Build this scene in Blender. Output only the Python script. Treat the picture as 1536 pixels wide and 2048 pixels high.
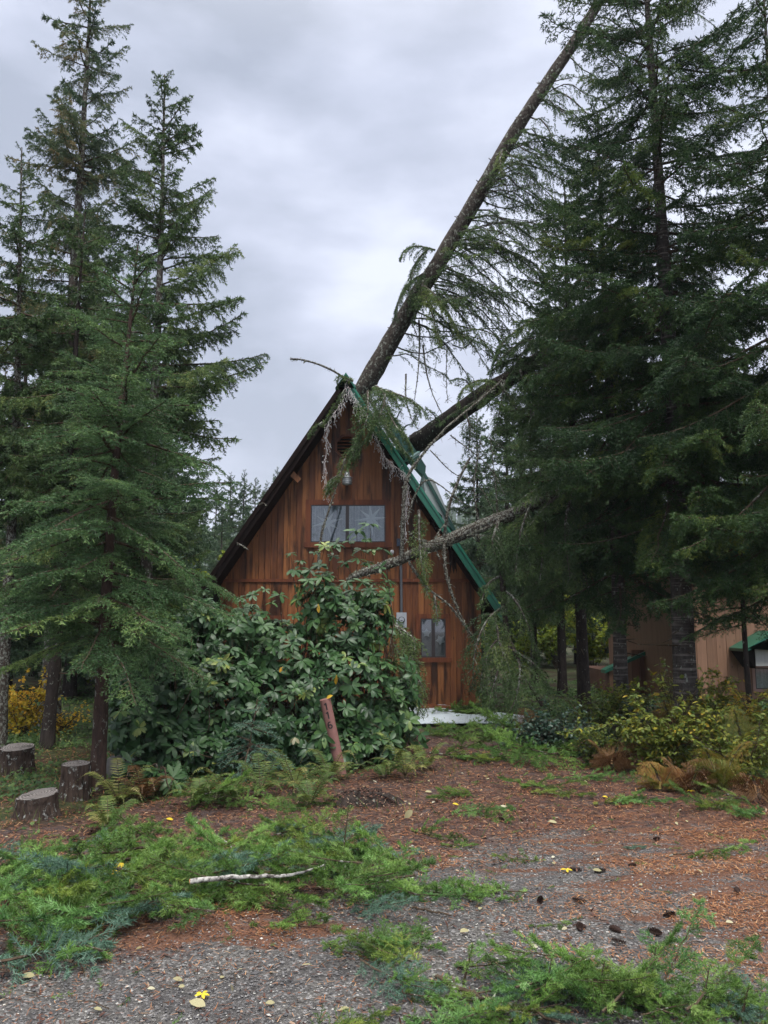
import bpy, math, random
import numpy as np

# ------------------------------------------------------------------ camera, world, sun, exposure
SC = bpy.context.scene
COL = SC.collection
for o in list(bpy.data.objects):
    bpy.data.objects.remove(o, do_unlink=True)
R = math.radians
CAMZ = 1.7
PITCH = R(8.0)
FPX = 1538.0
cam_d = bpy.data.cameras.new("camera")
cam = bpy.data.objects.new("camera", cam_d)
COL.objects.link(cam)
cam.location = (0, 0, CAMZ)
cam.rotation_euler = (R(90) + PITCH, 0, 0)
cam_d.sensor_fit = 'VERTICAL'
cam_d.sensor_height = 36.0
cam_d.lens = FPX / 2048.0 * 36.0
cam_d.clip_start = 0.05
cam_d.clip_end = 6000
SC.camera = cam

SUN_EL, SUN_AZ = R(58), R(165)
world = bpy.data.worlds.new("World")
SC.world = world
world.use_nodes = True
wn = world.node_tree
wn.nodes.clear()
def wnode(t, **kw):
    n = wn.nodes.new(t)
    for k, v in kw.items():
        setattr(n, k, v)
    return n
w_out = wnode('ShaderNodeOutputWorld')
w_bg = wnode('ShaderNodeBackground')
w_sky = wnode('ShaderNodeTexSky', sky_type='NISHITA', sun_disc=False)
w_sky.sun_elevation = SUN_EL
w_sky.sun_rotation = SUN_AZ
w_sky.air_density = 1.0
w_sky.dust_density = 2.0
w_tc = wnode('ShaderNodeTexCoord')
w_sep = wnode('ShaderNodeSeparateXYZ')
wn.links.new(w_tc.outputs['Generated'], w_sep.inputs[0])
w_map = wnode('ShaderNodeMapping')
w_map.inputs['Scale'].default_value = (1.0, 1.0, 2.4)
w_map.inputs['Location'].default_value = (0.35, 0.1, 0.2)
wn.links.new(w_tc.outputs['Generated'], w_map.inputs[0])
w_n1 = wnode('ShaderNodeTexNoise')
w_n1.inputs['Scale'].default_value = 2.6
w_n1.inputs['Detail'].default_value = 7
w_n1.inputs['Roughness'].default_value = 0.5
w_n1.inputs['Distortion'].default_value = 0.05
wn.links.new(w_map.outputs[0], w_n1.inputs['Vector'])
w_cr = wnode('ShaderNodeValToRGB')
e = w_cr.color_ramp.elements
# cloud radiance divided by the background strength (0.1)
e[0].position = 0.38; e[0].color = (0.37, 0.41, 0.51, 1)
e[1].position = 0.62; e[1].color = (0.74, 0.78, 0.92, 1)
m = e.new(0.5); m.color = (0.53, 0.57, 0.70, 1)
wn.links.new(w_n1.outputs['Fac'], w_cr.inputs[0])
# a cloudy sky is brighter overhead and a little darker low down
w_up = wnode('ShaderNodeMapRange', interpolation_type='SMOOTHERSTEP')
w_up.inputs['From Min'].default_value = 0.60
w_up.inputs['From Max'].default_value = 1.0
w_up.inputs['To Min'].default_value = 7.6
w_up.inputs['To Max'].default_value = 44.0
wn.links.new(w_sep.outputs['Z'], w_up.inputs['Value'])
w_mul = wnode('ShaderNodeVectorMath', operation='SCALE')
w_neu = wnode('ShaderNodeMix', data_type='RGBA')
w_neu.inputs['B'].default_value = (0.62, 0.60, 0.57, 1)
w_nf = wnode('ShaderNodeMapRange', interpolation_type='SMOOTHSTEP')
w_nf.inputs['From Min'].default_value = 0.6
w_nf.inputs['From Max'].default_value = 0.85
wn.links.new(w_sep.outputs['Z'], w_nf.inputs['Value'])
wn.links.new(w_nf.outputs[0], w_neu.inputs['Factor'])
wn.links.new(w_cr.outputs[0], w_neu.inputs['A'])
wn.links.new(w_neu.outputs['Result'], w_mul.inputs[0])
wn.links.new(w_up.outputs[0], w_mul.inputs['Scale'])
w_mix = wnode('ShaderNodeMix', data_type='RGBA')
w_mix.inputs['Factor'].default_value = 0.93
wn.links.new(w_sky.outputs[0], w_mix.inputs['A'])
wn.links.new(w_mul.outputs[0], w_mix.inputs['B'])
wn.links.new(w_mix.outputs['Result'], w_bg.inputs['Color'])
w_bg.inputs['Strength'].default_value = 0.1
wn.links.new(w_bg.outputs[0], w_out.inputs[0])

sun_d = bpy.data.lights.new("sun", 'SUN')
sun_d.energy = 1.5
sun_d.angle = R(16)
sun_d.color = (1.0, 0.97, 0.93)
sun = bpy.data.objects.new("sun", sun_d)
COL.objects.link(sun)
_sd = (math.sin(SUN_AZ) * math.cos(SUN_EL), math.cos(SUN_AZ) * math.cos(SUN_EL), math.sin(SUN_EL))
from mathutils import Vector, Matrix
sun.rotation_euler = Vector(_sd).to_track_quat('Z', 'Y').to_euler()
sun.location = (0, -5, 30)

SC.view_settings.view_transform = 'Standard'
SC.view_settings.look = 'None'
SC.view_settings.exposure = 0.82
SC.view_settings.gamma = 1.0
SC.view_settings.use_curve_mapping = False
cy = SC.cycles
cy.max_bounces = 6
cy.diffuse_bounces = 3
cy.glossy_bounces = 2
cy.transmission_bounces = 3
cy.transparent_max_bounces = 8
cy.volume_bounces = 0
cy.use_adaptive_sampling = True
cy.adaptive_threshold = 0.01
cy.use_denoising = True
cy.denoiser = 'OPENIMAGEDENOISE'
cy.denoising_prefilter = 'ACCURATE'
cy.sample_clamp_indirect = 4

# ------------------------------------------------------------------ helpers
RNG = np.random.default_rng(116)
CT, ST = math.cos(PITCH), math.sin(PITCH)
def ray(px, py):
    x = (px - 768.0) / FPX
    u = (1024.0 - py) / FPX
    return np.array([x, CT - u * ST, ST + u * CT])
def P(px, py, Y):
    """world point seen at photo pixel (px,py) at distance Y along the ground"""
    d = ray(px, py)
    t = Y / d[1]
    return np.array([d[0] * t, Y, CAMZ + d[2] * t])
def G(px, py, z=0.0):
    d = ray(px, py)
    for _ in range(6):
        p = d * ((z - CAMZ) / d[2]); z = gz(p[0], p[1])
    return np.array([p[0], p[1], z])
def ss(a, b, x):
    t = np.clip((np.asarray(x, float) - a) / (b - a), 0, 1)
    return t * t * (3 - 2 * t)
_gp = np.random.default_rng(5).uniform(0, 6.28, 40)
def waves(x, y, base, octs=5):
    s = 0.0
    for k in range(octs):
        f = base * 1.9 ** k
        a = _gp[k] + k * 1.3
        s = s + (np.sin(f * (x * math.cos(a) + y * math.sin(a)) + _gp[k + 8]) *
                 np.sin(f * 0.8 * (x * math.sin(a + .6) - y * math.cos(a + .6)) + _gp[k + 16])) / 1.55 ** k
    return s
def gz(x, y):
    x = np.asarray(x, float); y = np.asarray(y, float)
    drive = ss(-1.2, 0.2, x) * (1 - ss(8.5, 11, y)) + (1 - ss(5.0, 7.0, y))
    drive = np.clip(drive, 0, 1)
    rough = 0.05 * waves(x, y, 1.1, 4) * (1 - drive) + 0.012 * waves(x, y, 1.5, 4)
    far = 0.012 * np.maximum(y - 60, 0) * ss(60, 160, y) * 6.5
    far = np.minimum(far, 60) * (1 + 0.15 * waves(x, y, 0.008, 2))
    z = rough + far
    # the cabin pad is level
    pad = ss(3.6, 2.6, np.abs(x + 0.7)) * ss(12.5, 13.6, y) * (1 - ss(22, 24, y))
    z = z * (1 - pad) + 0.0 * pad
    return z if z.shape else float(z)

class MB:
    def __init__(s):
        s.v = []; s.tri = []; s.quad = []; s.n = 0
    def add(s, V, F, mat=0, tone=0.5, smooth=False):
        V = np.asarray(V, float).reshape(-1, 3); F = np.asarray(F, int)
        if len(V) == 0 or len(F) == 0: return
        t = np.broadcast_to(np.asarray(tone, float), (len(F),))
        (s.tri if F.shape[1] == 3 else s.quad).append((F + s.n, np.full(len(F), mat), t, np.full(len(F), smooth)))
        s.v.append(V); s.n += len(V)
    def poly(s, pts, mat=0, tone=0.5):
        pts = np.asarray(pts, float); n = len(pts)
        F = [(0, i, i + 1) for i in range(1, n - 1)]
        s.add(pts, F, mat, tone)
    def box(s, lo, hi, mat=0, tone=0.5):
        x0, y0, z0 = lo; x1, y1, z1 = hi
        V = [(x0,y0,z0),(x1,y0,z0),(x1,y1,z0),(x0,y1,z0),(x0,y0,z1),(x1,y0,z1),(x1,y1,z1),(x0,y1,z1)]
        s.add(V, BOXF, mat, tone)
    def bar(s, a, b, w, h, mat=0, tone=0.5, up=(0, 0, 1)):
        a = np.asarray(a, float); b = np.asarray(b, float); d = b - a; d /= np.linalg.norm(d)
        sd = np.cross(d, up); sd /= np.linalg.norm(sd); u = np.cross(sd, d)
        V = [p + sd * i * w / 2 + u * j * h / 2 for p in (a, b) for j in (-1, 1) for i in (-1, 1)]
        V = np.array(V)[[0, 1, 5, 4, 2, 3, 7, 6]]
        s.add(V, BOXF, mat, tone)
    def prism(s, pts, y0, y1, mat=0, tone=0.5):
        """polygon in xz (list of (x,z)) between y0 and y1"""
        pts = np.asarray(pts, float); n = len(pts)
        a = np.c_[pts[:, 0], np.full(n, y0), pts[:, 1]]; b = np.c_[pts[:, 0], np.full(n, y1), pts[:, 1]]
        s.poly(a[::-1], mat, tone); s.poly(b, mat, tone)
        V = np.r_[a, b]; F = [(i, (i + 1) % n, (i + 1) % n + n, i + n) for i in range(n)]
        s.add(V, F, mat, tone)
    def tube(s, pts, rad, sides=8, mat=0, tone=0.5, cap=True, bump=0.0, rng=None, smooth=True):
        pts = np.asarray(pts, float); n = len(pts)
        rad = np.broadcast_to(np.asarray(rad, float), (n,))
        T = np.gradient(pts, axis=0); T /= np.linalg.norm(T, axis=1)[:, None] + 1e-9
        ref = np.array([0.31, 0.9, 0.2]) if abs(T[:, 2]).mean() > .7 else np.array([0.05, 0.1, 1.0])
        A = np.cross(T, ref); A /= np.linalg.norm(A, axis=1)[:, None] + 1e-9
        B = np.cross(T, A)
        th = np.linspace(0, 2 * np.pi, sides, endpoint=False)
        rr = rad[:, None] * np.ones(sides)[None]
        if bump and rng is not None:
            rr = rr * (1 + bump * rng.standard_normal(rr.shape))
        V = pts[:, None] + rr[..., None] * (np.cos(th)[None, :, None] * A[:, None] + np.sin(th)[None, :, None] * B[:, None])
        i = np.arange(n - 1)[:, None] * sides; j = np.arange(sides)[None]; k = (j + 1) % sides
        F = np.stack([i + j, i + k, i + k + sides, i + j + sides], -1).reshape(-1, 4)
        s.add(V.reshape(-1, 3), F, mat, tone, smooth)
        if cap:
            s.poly(V[0], mat, tone); s.poly(V[-1], mat, tone)
    def build(s, name, mats, parent=None, loc=None):
        me = bpy.data.meshes.new(name)
        V = np.concatenate(s.v).astype(np.float32)
        L = [t[0].ravel() for t in s.tri] + [t[0].ravel() for t in s.quad]
        L = np.concatenate(L).astype(np.int32)
        nt = sum(len(t[0]) for t in s.tri); nq = sum(len(t[0]) for t in s.quad)
        start = np.r_[np.arange(nt) * 3, nt * 3 + np.arange(nq) * 4].astype(np.int32)
        me.vertices.add(len(V)); me.vertices.foreach_set("co", V.ravel())
        me.loops.add(len(L)); me.loops.foreach_set("vertex_index", L)
        me.polygons.add(nt + nq); me.polygons.foreach_set("loop_start", start)
        al = s.tri + s.quad
        me.polygons.foreach_set("material_index", np.concatenate([t[1] for t in al]).astype(np.int32))
        me.polygons.foreach_set("use_smooth", np.concatenate([t[3] for t in al]).astype(bool))
        me.update(calc_edges=True)
        at = me.attributes.new("tone", 'FLOAT', 'FACE')
        at.data.foreach_set("value", np.concatenate([t[2] for t in al]).astype(np.float32))
        for mt in (mats if isinstance(mats, (list, tuple)) else [mats]):
            me.materials.append(mt)
        ob = bpy.data.objects.new(name, me)
        COL.objects.link(ob)
        if loc is not None: ob.location = loc
        if parent is not None: ob.parent = parent
        return ob
BOXF = [(0,3,2,1),(4,5,6,7),(0,1,5,4),(1,2,6,5),(2,3,7,6),(3,0,4,7)]

def tag(o, label=None, cat=None, group=None, kind=None):
    if label: o['label'] = label
    if cat: o['category'] = cat
    if group: o['group'] = group
    if kind: o['kind'] = kind
    return o
def thing(name, label, cat, loc=(0, 0, 0), rz=0.0, group=None):
    o = bpy.data.objects.new(name, None)
    o.empty_display_size = 0.1
    COL.objects.link(o)
    o.location = tuple(float(c) for c in loc); o.rotation_euler = (0, 0, rz)
    return tag(o, label, cat, group)
def copy_tree(o, parent=None):
    c = o.copy(); COL.objects.link(c); c.parent = parent
    for ch in list(o.children):
        copy_tree(ch, c)
    return c
def spline(pts, n):
    pts = np.asarray(pts, float)
    if len(pts) == 2:
        t = np.linspace(0, 1, n)[:, None]; return pts[0] * (1 - t) + pts[1] * t
    q = np.vstack([2 * pts[0] - pts[1], pts, 2 * pts[-1] - pts[-2]])
    out = []
    seg = np.linspace(0, len(pts) - 1 - 1e-9, n)
    for u in seg:
        i = int(u); t = u - i
        a, b, c, d = q[i], q[i + 1], q[i + 2], q[i + 3]
        out.append(0.5 * (2 * b + (c - a) * t + (2 * a - 5 * b + 4 * c - d) * t * t + (3 * b - a - 3 * c + d) * t ** 3))
    return np.array(out)
def nrm(v):
    v = np.asarray(v, float)
    return v / (np.linalg.norm(v, axis=-1, keepdims=True) + 1e-9)

# ------------------------------------------------------------------ materials
def mat_new(name):
    m = bpy.data.materials.new(name); m.use_nodes = True
    nt = m.node_tree; nt.nodes.clear()
    out = nt.nodes.new('ShaderNodeOutputMaterial')
    return m, nt, out
def N(nt, t, **kw):
    n = nt.nodes.new(t)
    for k, v in kw.items():
        if k.startswith('i_'):
            n.inputs[k[2:].replace('_', ' ')].default_value = v
        else:
            setattr(n, k, v)
    return n
def attr_tone(nt):
    return N(nt, 'ShaderNodeAttribute', attribute_name='tone').outputs['Fac']
def noise(nt, scale, detail=3, rough=0.5, vec=None, dist=0.0):
    n = N(nt, 'ShaderNodeTexNoise')
    n.inputs['Scale'].default_value = scale; n.inputs['Detail'].default_value = detail
    n.inputs['Roughness'].default_value = rough; n.inputs['Distortion'].default_value = dist
    if vec is not None: nt.links.new(vec, n.inputs['Vector'])
    return n.outputs['Fac']
def objco(nt, scale=(1, 1, 1), loc=(0, 0, 0), kind='Object'):
    tc = N(nt, 'ShaderNodeTexCoord'); mp = N(nt, 'ShaderNodeMapping')
    mp.inputs['Scale'].default_value = scale; mp.inputs['Location'].default_value = loc
    nt.links.new(tc.outputs[kind], mp.inputs[0]); return mp.outputs[0]
def ramp(nt, fac, stops, interp='LINEAR'):
    r = N(nt, 'ShaderNodeValToRGB'); r.color_ramp.interpolation = interp
    el = r.color_ramp.elements
    el[0].position, el[0].color = stops[0][0], (*stops[0][1], 1)
    el[1].position, el[1].color = stops[-1][0], (*stops[-1][1], 1)
    for p, c in stops[1:-1]:
        x = el.new(p); x.color = (*c, 1)
    nt.links.new(fac, r.inputs[0]); return r.outputs[0]
def mix(nt, f, a, b, mode='MIX'):
    m = N(nt, 'ShaderNodeMix', data_type='RGBA', blend_type=mode)
    for sck, v in (('Factor', f), ('A', a), ('B', b)):
        if isinstance(v, (int, float)): m.inputs[sck].default_value = v
        elif isinstance(v, tuple): m.inputs[sck].default_value = (*v, 1)
        else: nt.links.new(v, m.inputs[sck])
    return m.outputs['Result']
def math_(nt, op, a, b=None, clamp=False):
    m = N(nt, 'ShaderNodeMath', operation=op, use_clamp=clamp)
    for i, v in enumerate((a, b)):
        if v is None: continue
        if isinstance(v, (int, float)): m.inputs[i].default_value = v
        else: nt.links.new(v, m.inputs[i])
    return m.outputs[0]
def rng_(nt, v, a, b, c=0.0, d=1.0):
    m = N(nt, 'ShaderNodeMapRange'); m.interpolation_type = 'SMOOTHSTEP'
    nt.links.new(v, m.inputs['Value'])
    for k, x in zip(('From Min', 'From Max', 'To Min', 'To Max'), (a, b, c, d)):
        m.inputs[k].default_value = x
    return m.outputs[0]
def bump(nt, h, strength=0.5, dist=0.02):
    b = N(nt, 'ShaderNodeBump'); b.inputs['Strength'].default_value = strength
    b.inputs['Distance'].default_value = dist
    nt.links.new(h, b.inputs['Height']); return b.outputs[0]
def princ(nt, out, col, rough=0.7, normal=None, spec=0.3, metal=0.0):
    p = N(nt, 'ShaderNodeBsdfPrincipled')
    if isinstance(col, tuple): p.inputs['Base Color'].default_value = (*col, 1)
    else: nt.links.new(col, p.inputs['Base Color'])
    if isinstance(rough, (int, float)): p.inputs['Roughness'].default_value = rough
    else: nt.links.new(rough, p.inputs['Roughness'])
    p.inputs['Specular IOR Level'].default_value = spec
    p.inputs['Metallic'].default_value = metal
    if normal is not None: nt.links.new(normal, p.inputs['Normal'])
    if out is not None: nt.links.new(p.outputs[0], out.inputs[0])
    return p

def foliage(name, stops, rough=0.55, spec=0.25, trans=0.22, clump=1.3, vary=0.35, each=None):
    """leaf / needle material: colour runs along `stops` with each piece's own tone, plus a drift through the plant"""
    m, nt, out = mat_new(name)
    t = attr_tone(nt)
    nz = noise(nt, clump, 2, 0.5, objco(nt))
    f = math_(nt, 'ADD', t, math_(nt, 'MULTIPLY', math_(nt, 'SUBTRACT', nz, 0.5), vary * 2), True)
    c = ramp(nt, f, stops)
    if each:    # every bough has its own cast, from olive to blue green
        oi = N(nt, 'ShaderNodeObjectInfo')
        c = mix(nt, 1.0, c, ramp(nt, oi.outputs['Random'], each), 'MULTIPLY')
    p = princ(nt, None, c, rough, spec=spec)
    tr = N(nt, 'ShaderNodeBsdfTranslucent')
    hs = N(nt, 'ShaderNodeHueSaturation'); hs.inputs['Value'].default_value = 1.5; hs.inputs['Hue'].default_value = 0.485
    nt.links.new(c, hs.inputs['Color']); nt.links.new(hs.outputs[0], tr.inputs['Color'])
    ms = N(nt, 'ShaderNodeMixShader'); ms.inputs[0].default_value = trans
    nt.links.new(p.outputs[0], ms.inputs[1]); nt.links.new(tr.outputs[0], ms.inputs[2])
    nt.links.new(ms.outputs[0], out.inputs[0])
    return m
def bark(name, c0, c1, lichen=(0.33, 0.35, 0.30), lich_amt=0.25, vscale=(9, 9, 2.2), rings=False, pscale=(5, 5, 3.5)):
    m, nt, out = mat_new(name)
    co = objco(nt, vscale)
    n1 = noise(nt, 2.2, 6, 0.65, co)
    c = ramp(nt, n1, [(0.3, c0), (0.5, tuple((a + b) / 2 for a, b in zip(c0, c1))), (0.7, c1)])
    n2 = noise(nt, 3.4, 5, 0.7, objco(nt, pscale, (3, 1, 7)))
    lf = rng_(nt, n2, 0.60 - lich_amt * 0.4, 0.68 - lich_amt * 0.4)
    h = n1
    if rings:
        n3 = noise(nt, 1.0, 3, 0.6, objco(nt, (1.6, 1.6, 26)))
        c = mix(nt, rng_(nt, n3, 0.5, 0.66), c, tuple(min(1, a * 2.1) for a in c1))
        h = math_(nt, 'ADD', n1, n3)
    c = mix(nt, math_(nt, 'MULTIPLY', lf, 0.8), c, lichen)
    nb = bump(nt, math_(nt, 'ADD', h, math_(nt, 'MULTIPLY', lf, 0.3)), 0.9, 0.02)
    princ(nt, out, c, 0.9, nb, 0.1)
    return m
def simple(name, col, rough=0.6, spec=0.3, metal=0.0, nscale=8.0, var=0.18, bmp=0.15):
    m, nt, out = mat_new(name)
    nz = noise(nt, nscale, 4, 0.6, objco(nt))
    c = mix(nt, nz, tuple(x * (1 - var) for x in col), tuple(min(1, x * (1 + var)) for x in col))
    t = attr_tone(nt)
    c2 = mix(nt, t, tuple(x * 0.8 for x in (1, 1, 1)), (1.2, 1.2, 1.2))
    c = mix(nt, 1.0, c, c2, 'MULTIPLY')
    princ(nt, out, c, rough, bump(nt, nz, bmp, 0.01), spec, metal)
    return m

M = {}
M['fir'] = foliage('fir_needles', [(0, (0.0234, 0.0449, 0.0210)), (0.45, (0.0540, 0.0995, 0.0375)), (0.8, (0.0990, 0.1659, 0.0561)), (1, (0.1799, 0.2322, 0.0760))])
M['darkfir'] = foliage('dark_fir_needles', [(0, (0.0147, 0.0372, 0.0171)), (0.5, (0.0326, 0.0746, 0.0247)), (0.85, (0.0650, 0.1172, 0.0286)), (1, (0.1256, 0.1665, 0.0333))])
M['brownfir'] = foliage('bronze_fir_needles', [(0, (0.0229, 0.0482, 0.0294)), (0.45, (0.0575, 0.1059, 0.0556)), (0.8, (0.1078, 0.1477, 0.0694)), (1, (0.2155, 0.1766, 0.0849))])
M['hemlock'] = foliage('hemlock_needles', [(0, (0.0315, 0.0659, 0.0289)), (0.45, (0.0629, 0.1319, 0.0520)), (0.8, (0.1124, 0.2052, 0.0722)), (1, (0.1911, 0.2840, 0.0867))])
M['farfir'] = foliage('far_fir_needles', [(0, (0.03, 0.06, 0.035)), (0.5, (0.055, 0.10, 0.052)), (1, (0.10, 0.16, 0.07))], clump=0.4)
M['fresh'] = foliage('fallen_fir_needles', [(0, (0.0336, 0.0756, 0.0180)), (0.4, (0.0784, 0.1620, 0.0360)), (0.75, (0.1680, 0.2862, 0.0675)), (1, (0.2800, 0.3996, 0.1350))], rough=0.45, spec=0.35, vary=0.4, clump=5.0, each=[(0, (1.3, 1.0, .7)), (.35, (.75, .78, .7)), (.7, (1.05, 1.1, .9)), (1, (.8, 1.0, 1.2))])
M['blue'] = foliage('blue_fir_needles', [(0, (0.045, 0.10, 0.065)), (0.5, (0.10, 0.19, 0.135)), (1, (0.19, 0.30, 0.22))], rough=0.45, spec=0.4, vary=0.2)
M['rhodo'] = foliage('rhododendron_leaves', [(0, (0.0154, 0.0420, 0.0171)), (0.45, (0.0374, 0.0924, 0.0304)), (0.8, (0.0715, 0.1418, 0.0427)), (0.93, (0.1430, 0.2100, 0.0570)), (1, (0.2640, 0.3045, 0.0760))], rough=0.40, spec=0.38, trans=0.12, clump=1.0, vary=0.12)
M['rhodo_yellow'] = foliage('yellowed_leaf', [(0, (0.45, 0.24, 0.02)), (1, (0.70, 0.46, 0.05))], rough=0.35, spec=0.5)
M['salal'] = foliage('shrub_leaves', [(0, (0.0473, 0.0875, 0.0180)), (0.5, (0.1283, 0.1688, 0.0300)), (0.8, (0.2700, 0.2625, 0.0350)), (1, (0.4590, 0.3000, 0.0400))], rough=0.45, spec=0.3, trans=0.3, vary=0.3)
M['darkshrub'] = foliage('dark_shrub_leaves', [(0, (0.010, 0.030, 0.022)), (0.6, (0.025, 0.060, 0.038)), (1, (0.06, 0.11, 0.06))], rough=0.35, spec=0.5, trans=0.15)
M['maple'] = foliage('maple_leaves', [(0, (0.10, 0.17, 0.02)), (0.5, (0.30, 0.34, 0.04)), (1, (0.55, 0.48, 0.05))], trans=0.4)
M['yellow'] = foliage('autumn_leaves', [(0, (0.40, 0.36, 0.04)), (0.5, (0.68, 0.45, 0.05)), (1, (0.72, 0.30, 0.04))], trans=0.35)
M['fern'] = foliage('sword_fern_fronds', [(0, (0.035, 0.075, 0.020)), (0.5, (0.085, 0.14, 0.035)), (0.8, (0.19, 0.22, 0.06)), (1, (0.34, 0.30, 0.12))], trans=0.3)
M['bracken'] = foliage('bracken_fronds', [(0, (0.0800, 0.1080, 0.0200)), (0.4, (0.1600, 0.1710, 0.0280)), (0.7, (0.2400, 0.1620, 0.0400)), (1, (0.2400, 0.1080, 0.0400))], trans=0.3)
M['brownfern'] = foliage('dead_fern_fronds', [(0, (0.06, 0.032, 0.014)), (0.5, (0.14, 0.070, 0.028)), (1, (0.24, 0.14, 0.06))], trans=0.2)
M['groundleaf'] = foliage('ground_cover_leaves', [(0, (0.025, 0.060, 0.022)), (0.5, (0.060, 0.120, 0.035)), (0.85, (0.13, 0.20, 0.055)), (1, (0.26, 0.30, 0.09))], trans=0.25, vary=0.3)
M['grass'] = foliage('grass_blades', [(0, (0.04, 0.085, 0.02)), (0.5, (0.09, 0.15, 0.035)), (1, (0.20, 0.22, 0.07))], trans=0.3)
M['needle_litter'] = foliage('needle_litter', [(0, (0.0780, 0.0375, 0.0230)), (0.4, (0.1820, 0.0775, 0.0414)), (0.75, (0.3510, 0.1500, 0.0633)), (1, (0.5200, 0.3125, 0.1610))], trans=0.05, vary=0.15, rough=0.8)
M['chips'] = foliage('bark_chips', [(0, (0.040, 0.022, 0.018)), (0.5, (0.095, 0.046, 0.035)), (0.85, (0.17, 0.088, 0.062)), (1, (0.36, 0.27, 0.19))], trans=0.0, vary=0.2, rough=0.85)
M['pebble'] = foliage('gravel_stones', [(0, (0.0450, 0.0441, 0.0473)), (0.5, (0.1200, 0.1176, 0.1204)), (0.9, (0.2400, 0.2352, 0.2322)), (1, (0.5000, 0.4900, 0.4472))], trans=0.0, vary=0.2, rough=0.75)
M['paleleaf'] = foliage('pale_fallen_leaf', [(0, (0.22, 0.20, 0.10)), (0.5, (0.38, 0.35, 0.20)), (1, (0.52, 0.50, 0.38))], trans=0.2, vary=0.1)
M['yellowleaf'] = foliage('yellow_fallen_leaf', [(0, (0.60, 0.42, 0.03)), (1, (0.82, 0.68, 0.06))], trans=0.3, vary=0.1)
M['lichen'] = foliage('grey_lichen', [(0, (0.10, 0.11, 0.08)), (1, (0.32, 0.34, 0.27))], trans=0.15, rough=0.9, spec=0.05)
M['bark'] = bark('fir_bark', (0.035, 0.028, 0.024), (0.13, 0.11, 0.095))
M['darkbark'] = bark('dark_bark', (0.016, 0.013, 0.012), (0.060, 0.048, 0.042), lich_amt=0.0)
M['redbark'] = bark('hemlock_bark', (0.028, 0.020, 0.017), (0.095, 0.062, 0.050), lich_amt=0.05)
M['ringbark'] = bark('ringed_bark', (0.030, 0.024, 0.022), (0.085, 0.075, 0.068), lich_amt=0.05, rings=True)
M['greybark'] = bark('lichened_bark', (0.022, 0.017, 0.014), (0.10, 0.082, 0.068), (0.30, 0.31, 0.27), 0.30, (14, 14, 14), pscale=(10, 10, 8))
M['logbark'] = bark('fallen_trunk_bark', (0.022, 0.017, 0.015), (0.105, 0.088, 0.076), lich_amt=0.16, vscale=(9, 9, 9))
M['twig'] = bark('twig_bark', (0.035, 0.025, 0.018), (0.11, 0.080, 0.055), lich_amt=0.1)

# ------------------------------------------------------------------ ground
def m_gravel(x, y):
    yb = np.interp(x, [-6, -3, -1.6, -0.9, -0.4, 0.3, 1.2, 4, 8], [3.9, 4.1, 4.25, 4.7, 4.9, 5.9, 6.4, 6.6, 6.6])
    return np.clip((yb - y) / 1.6 + 0.5, 0, 1)
def m_moss(x, y):
    # green forest floor: left beyond the red strip, right behind the drive edge
    yl = np.interp(x, [-8, -4, -2.5, -1.5, -0.6, 0.0, 0.5, 0.9, 1.6, 2.4, 3.2, 5, 8], [6.3, 6.4, 6.9, 7.8, 8.3, 9.6, 12.5, 13.0, 11.3, 10.2, 9.2, 8.0, 7.4])
    return np.clip((y - yl) / 1.2 + 0.5, 0, 1)
def m_orange(x, y):
    a = ss(0.2, 2.2, x) * ss(3.4, 4.6, y) * (1 - ss(6.5, 8.5, y)) * 0.60
    b = np.exp(-(((x + 0.9) / 0.75) ** 2 + ((y - 4.55) / 0.28) ** 2)) * 0.9
    c = np.exp(-(((x - 0.25) / 0.7) ** 2 + ((y - 5.9) / 0.5) ** 2)) * 0.55
    return np.clip(a + b + c, 0, 1)

def axis(lo, hi, step, far_lo, far_hi, n):
    mid = np.arange(lo, hi, step)
    g1 = lo - np.geomspace(step, lo - far_lo, n)[::-1]
    g2 = hi + np.geomspace(step, far_hi - hi, n)
    return np.r_[g1, mid, g2]
gx = axis(-8, 8, 0.06, -1600, 1600, 45)
gy = axis(2.4, 16, 0.06, -80, 2400, 55)
GX, GY = np.meshgrid(gx, gy)
GZ = gz(GX, GY)
near = (1 - ss(14, 18, GY)) * (1 - ss(9, 12, np.abs(GX)))
GZ = GZ + near * 0.006 * np.random.default_rng(2).standard_normal(GZ.shape) * (1 - 0.5 * m_gravel(GX, GY))
mb = MB()
ny, nx = GX.shape
I = np.arange(ny - 1)[:, None] * nx + np.arange(nx - 1)[None]
mb.add(np.stack([GX, GY, GZ], -1).reshape(-1, 3), np.stack([I, I + 1, I + nx + 1, I + nx], -1).reshape(-1, 4), smooth=True)
m, nt, out = mat_new('ground_cover')
co = objco(nt)
def pattr(n):
    return N(nt, 'ShaderNodeAttribute', attribute_name=n).outputs['Fac']
big = noise(nt, 1.9, 5, 0.62, co)
stre = noise(nt, 1.0, 5, 0.62, objco(nt, (1.5, 5.0, 1)), 0.6)
fine = noise(nt, 55, 5, 0.75, co)
vo = N(nt, 'ShaderNodeTexVoronoi'); vo.inputs['Scale'].default_value = 75; nt.links.new(co, vo.inputs['Vector'])
vo2 = N(nt, 'ShaderNodeTexVoronoi'); vo2.inputs['Scale'].default_value = 28; nt.links.new(objco(nt, (1, 2.2, 1)), vo2.inputs['Vector'])
vsep = N(nt, 'ShaderNodeSeparateXYZ'); nt.links.new(vo.outputs['Color'], vsep.inputs[0])
vsep2 = N(nt, 'ShaderNodeSeparateXYZ'); nt.links.new(vo2.outputs['Color'], vsep2.inputs[0])
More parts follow.
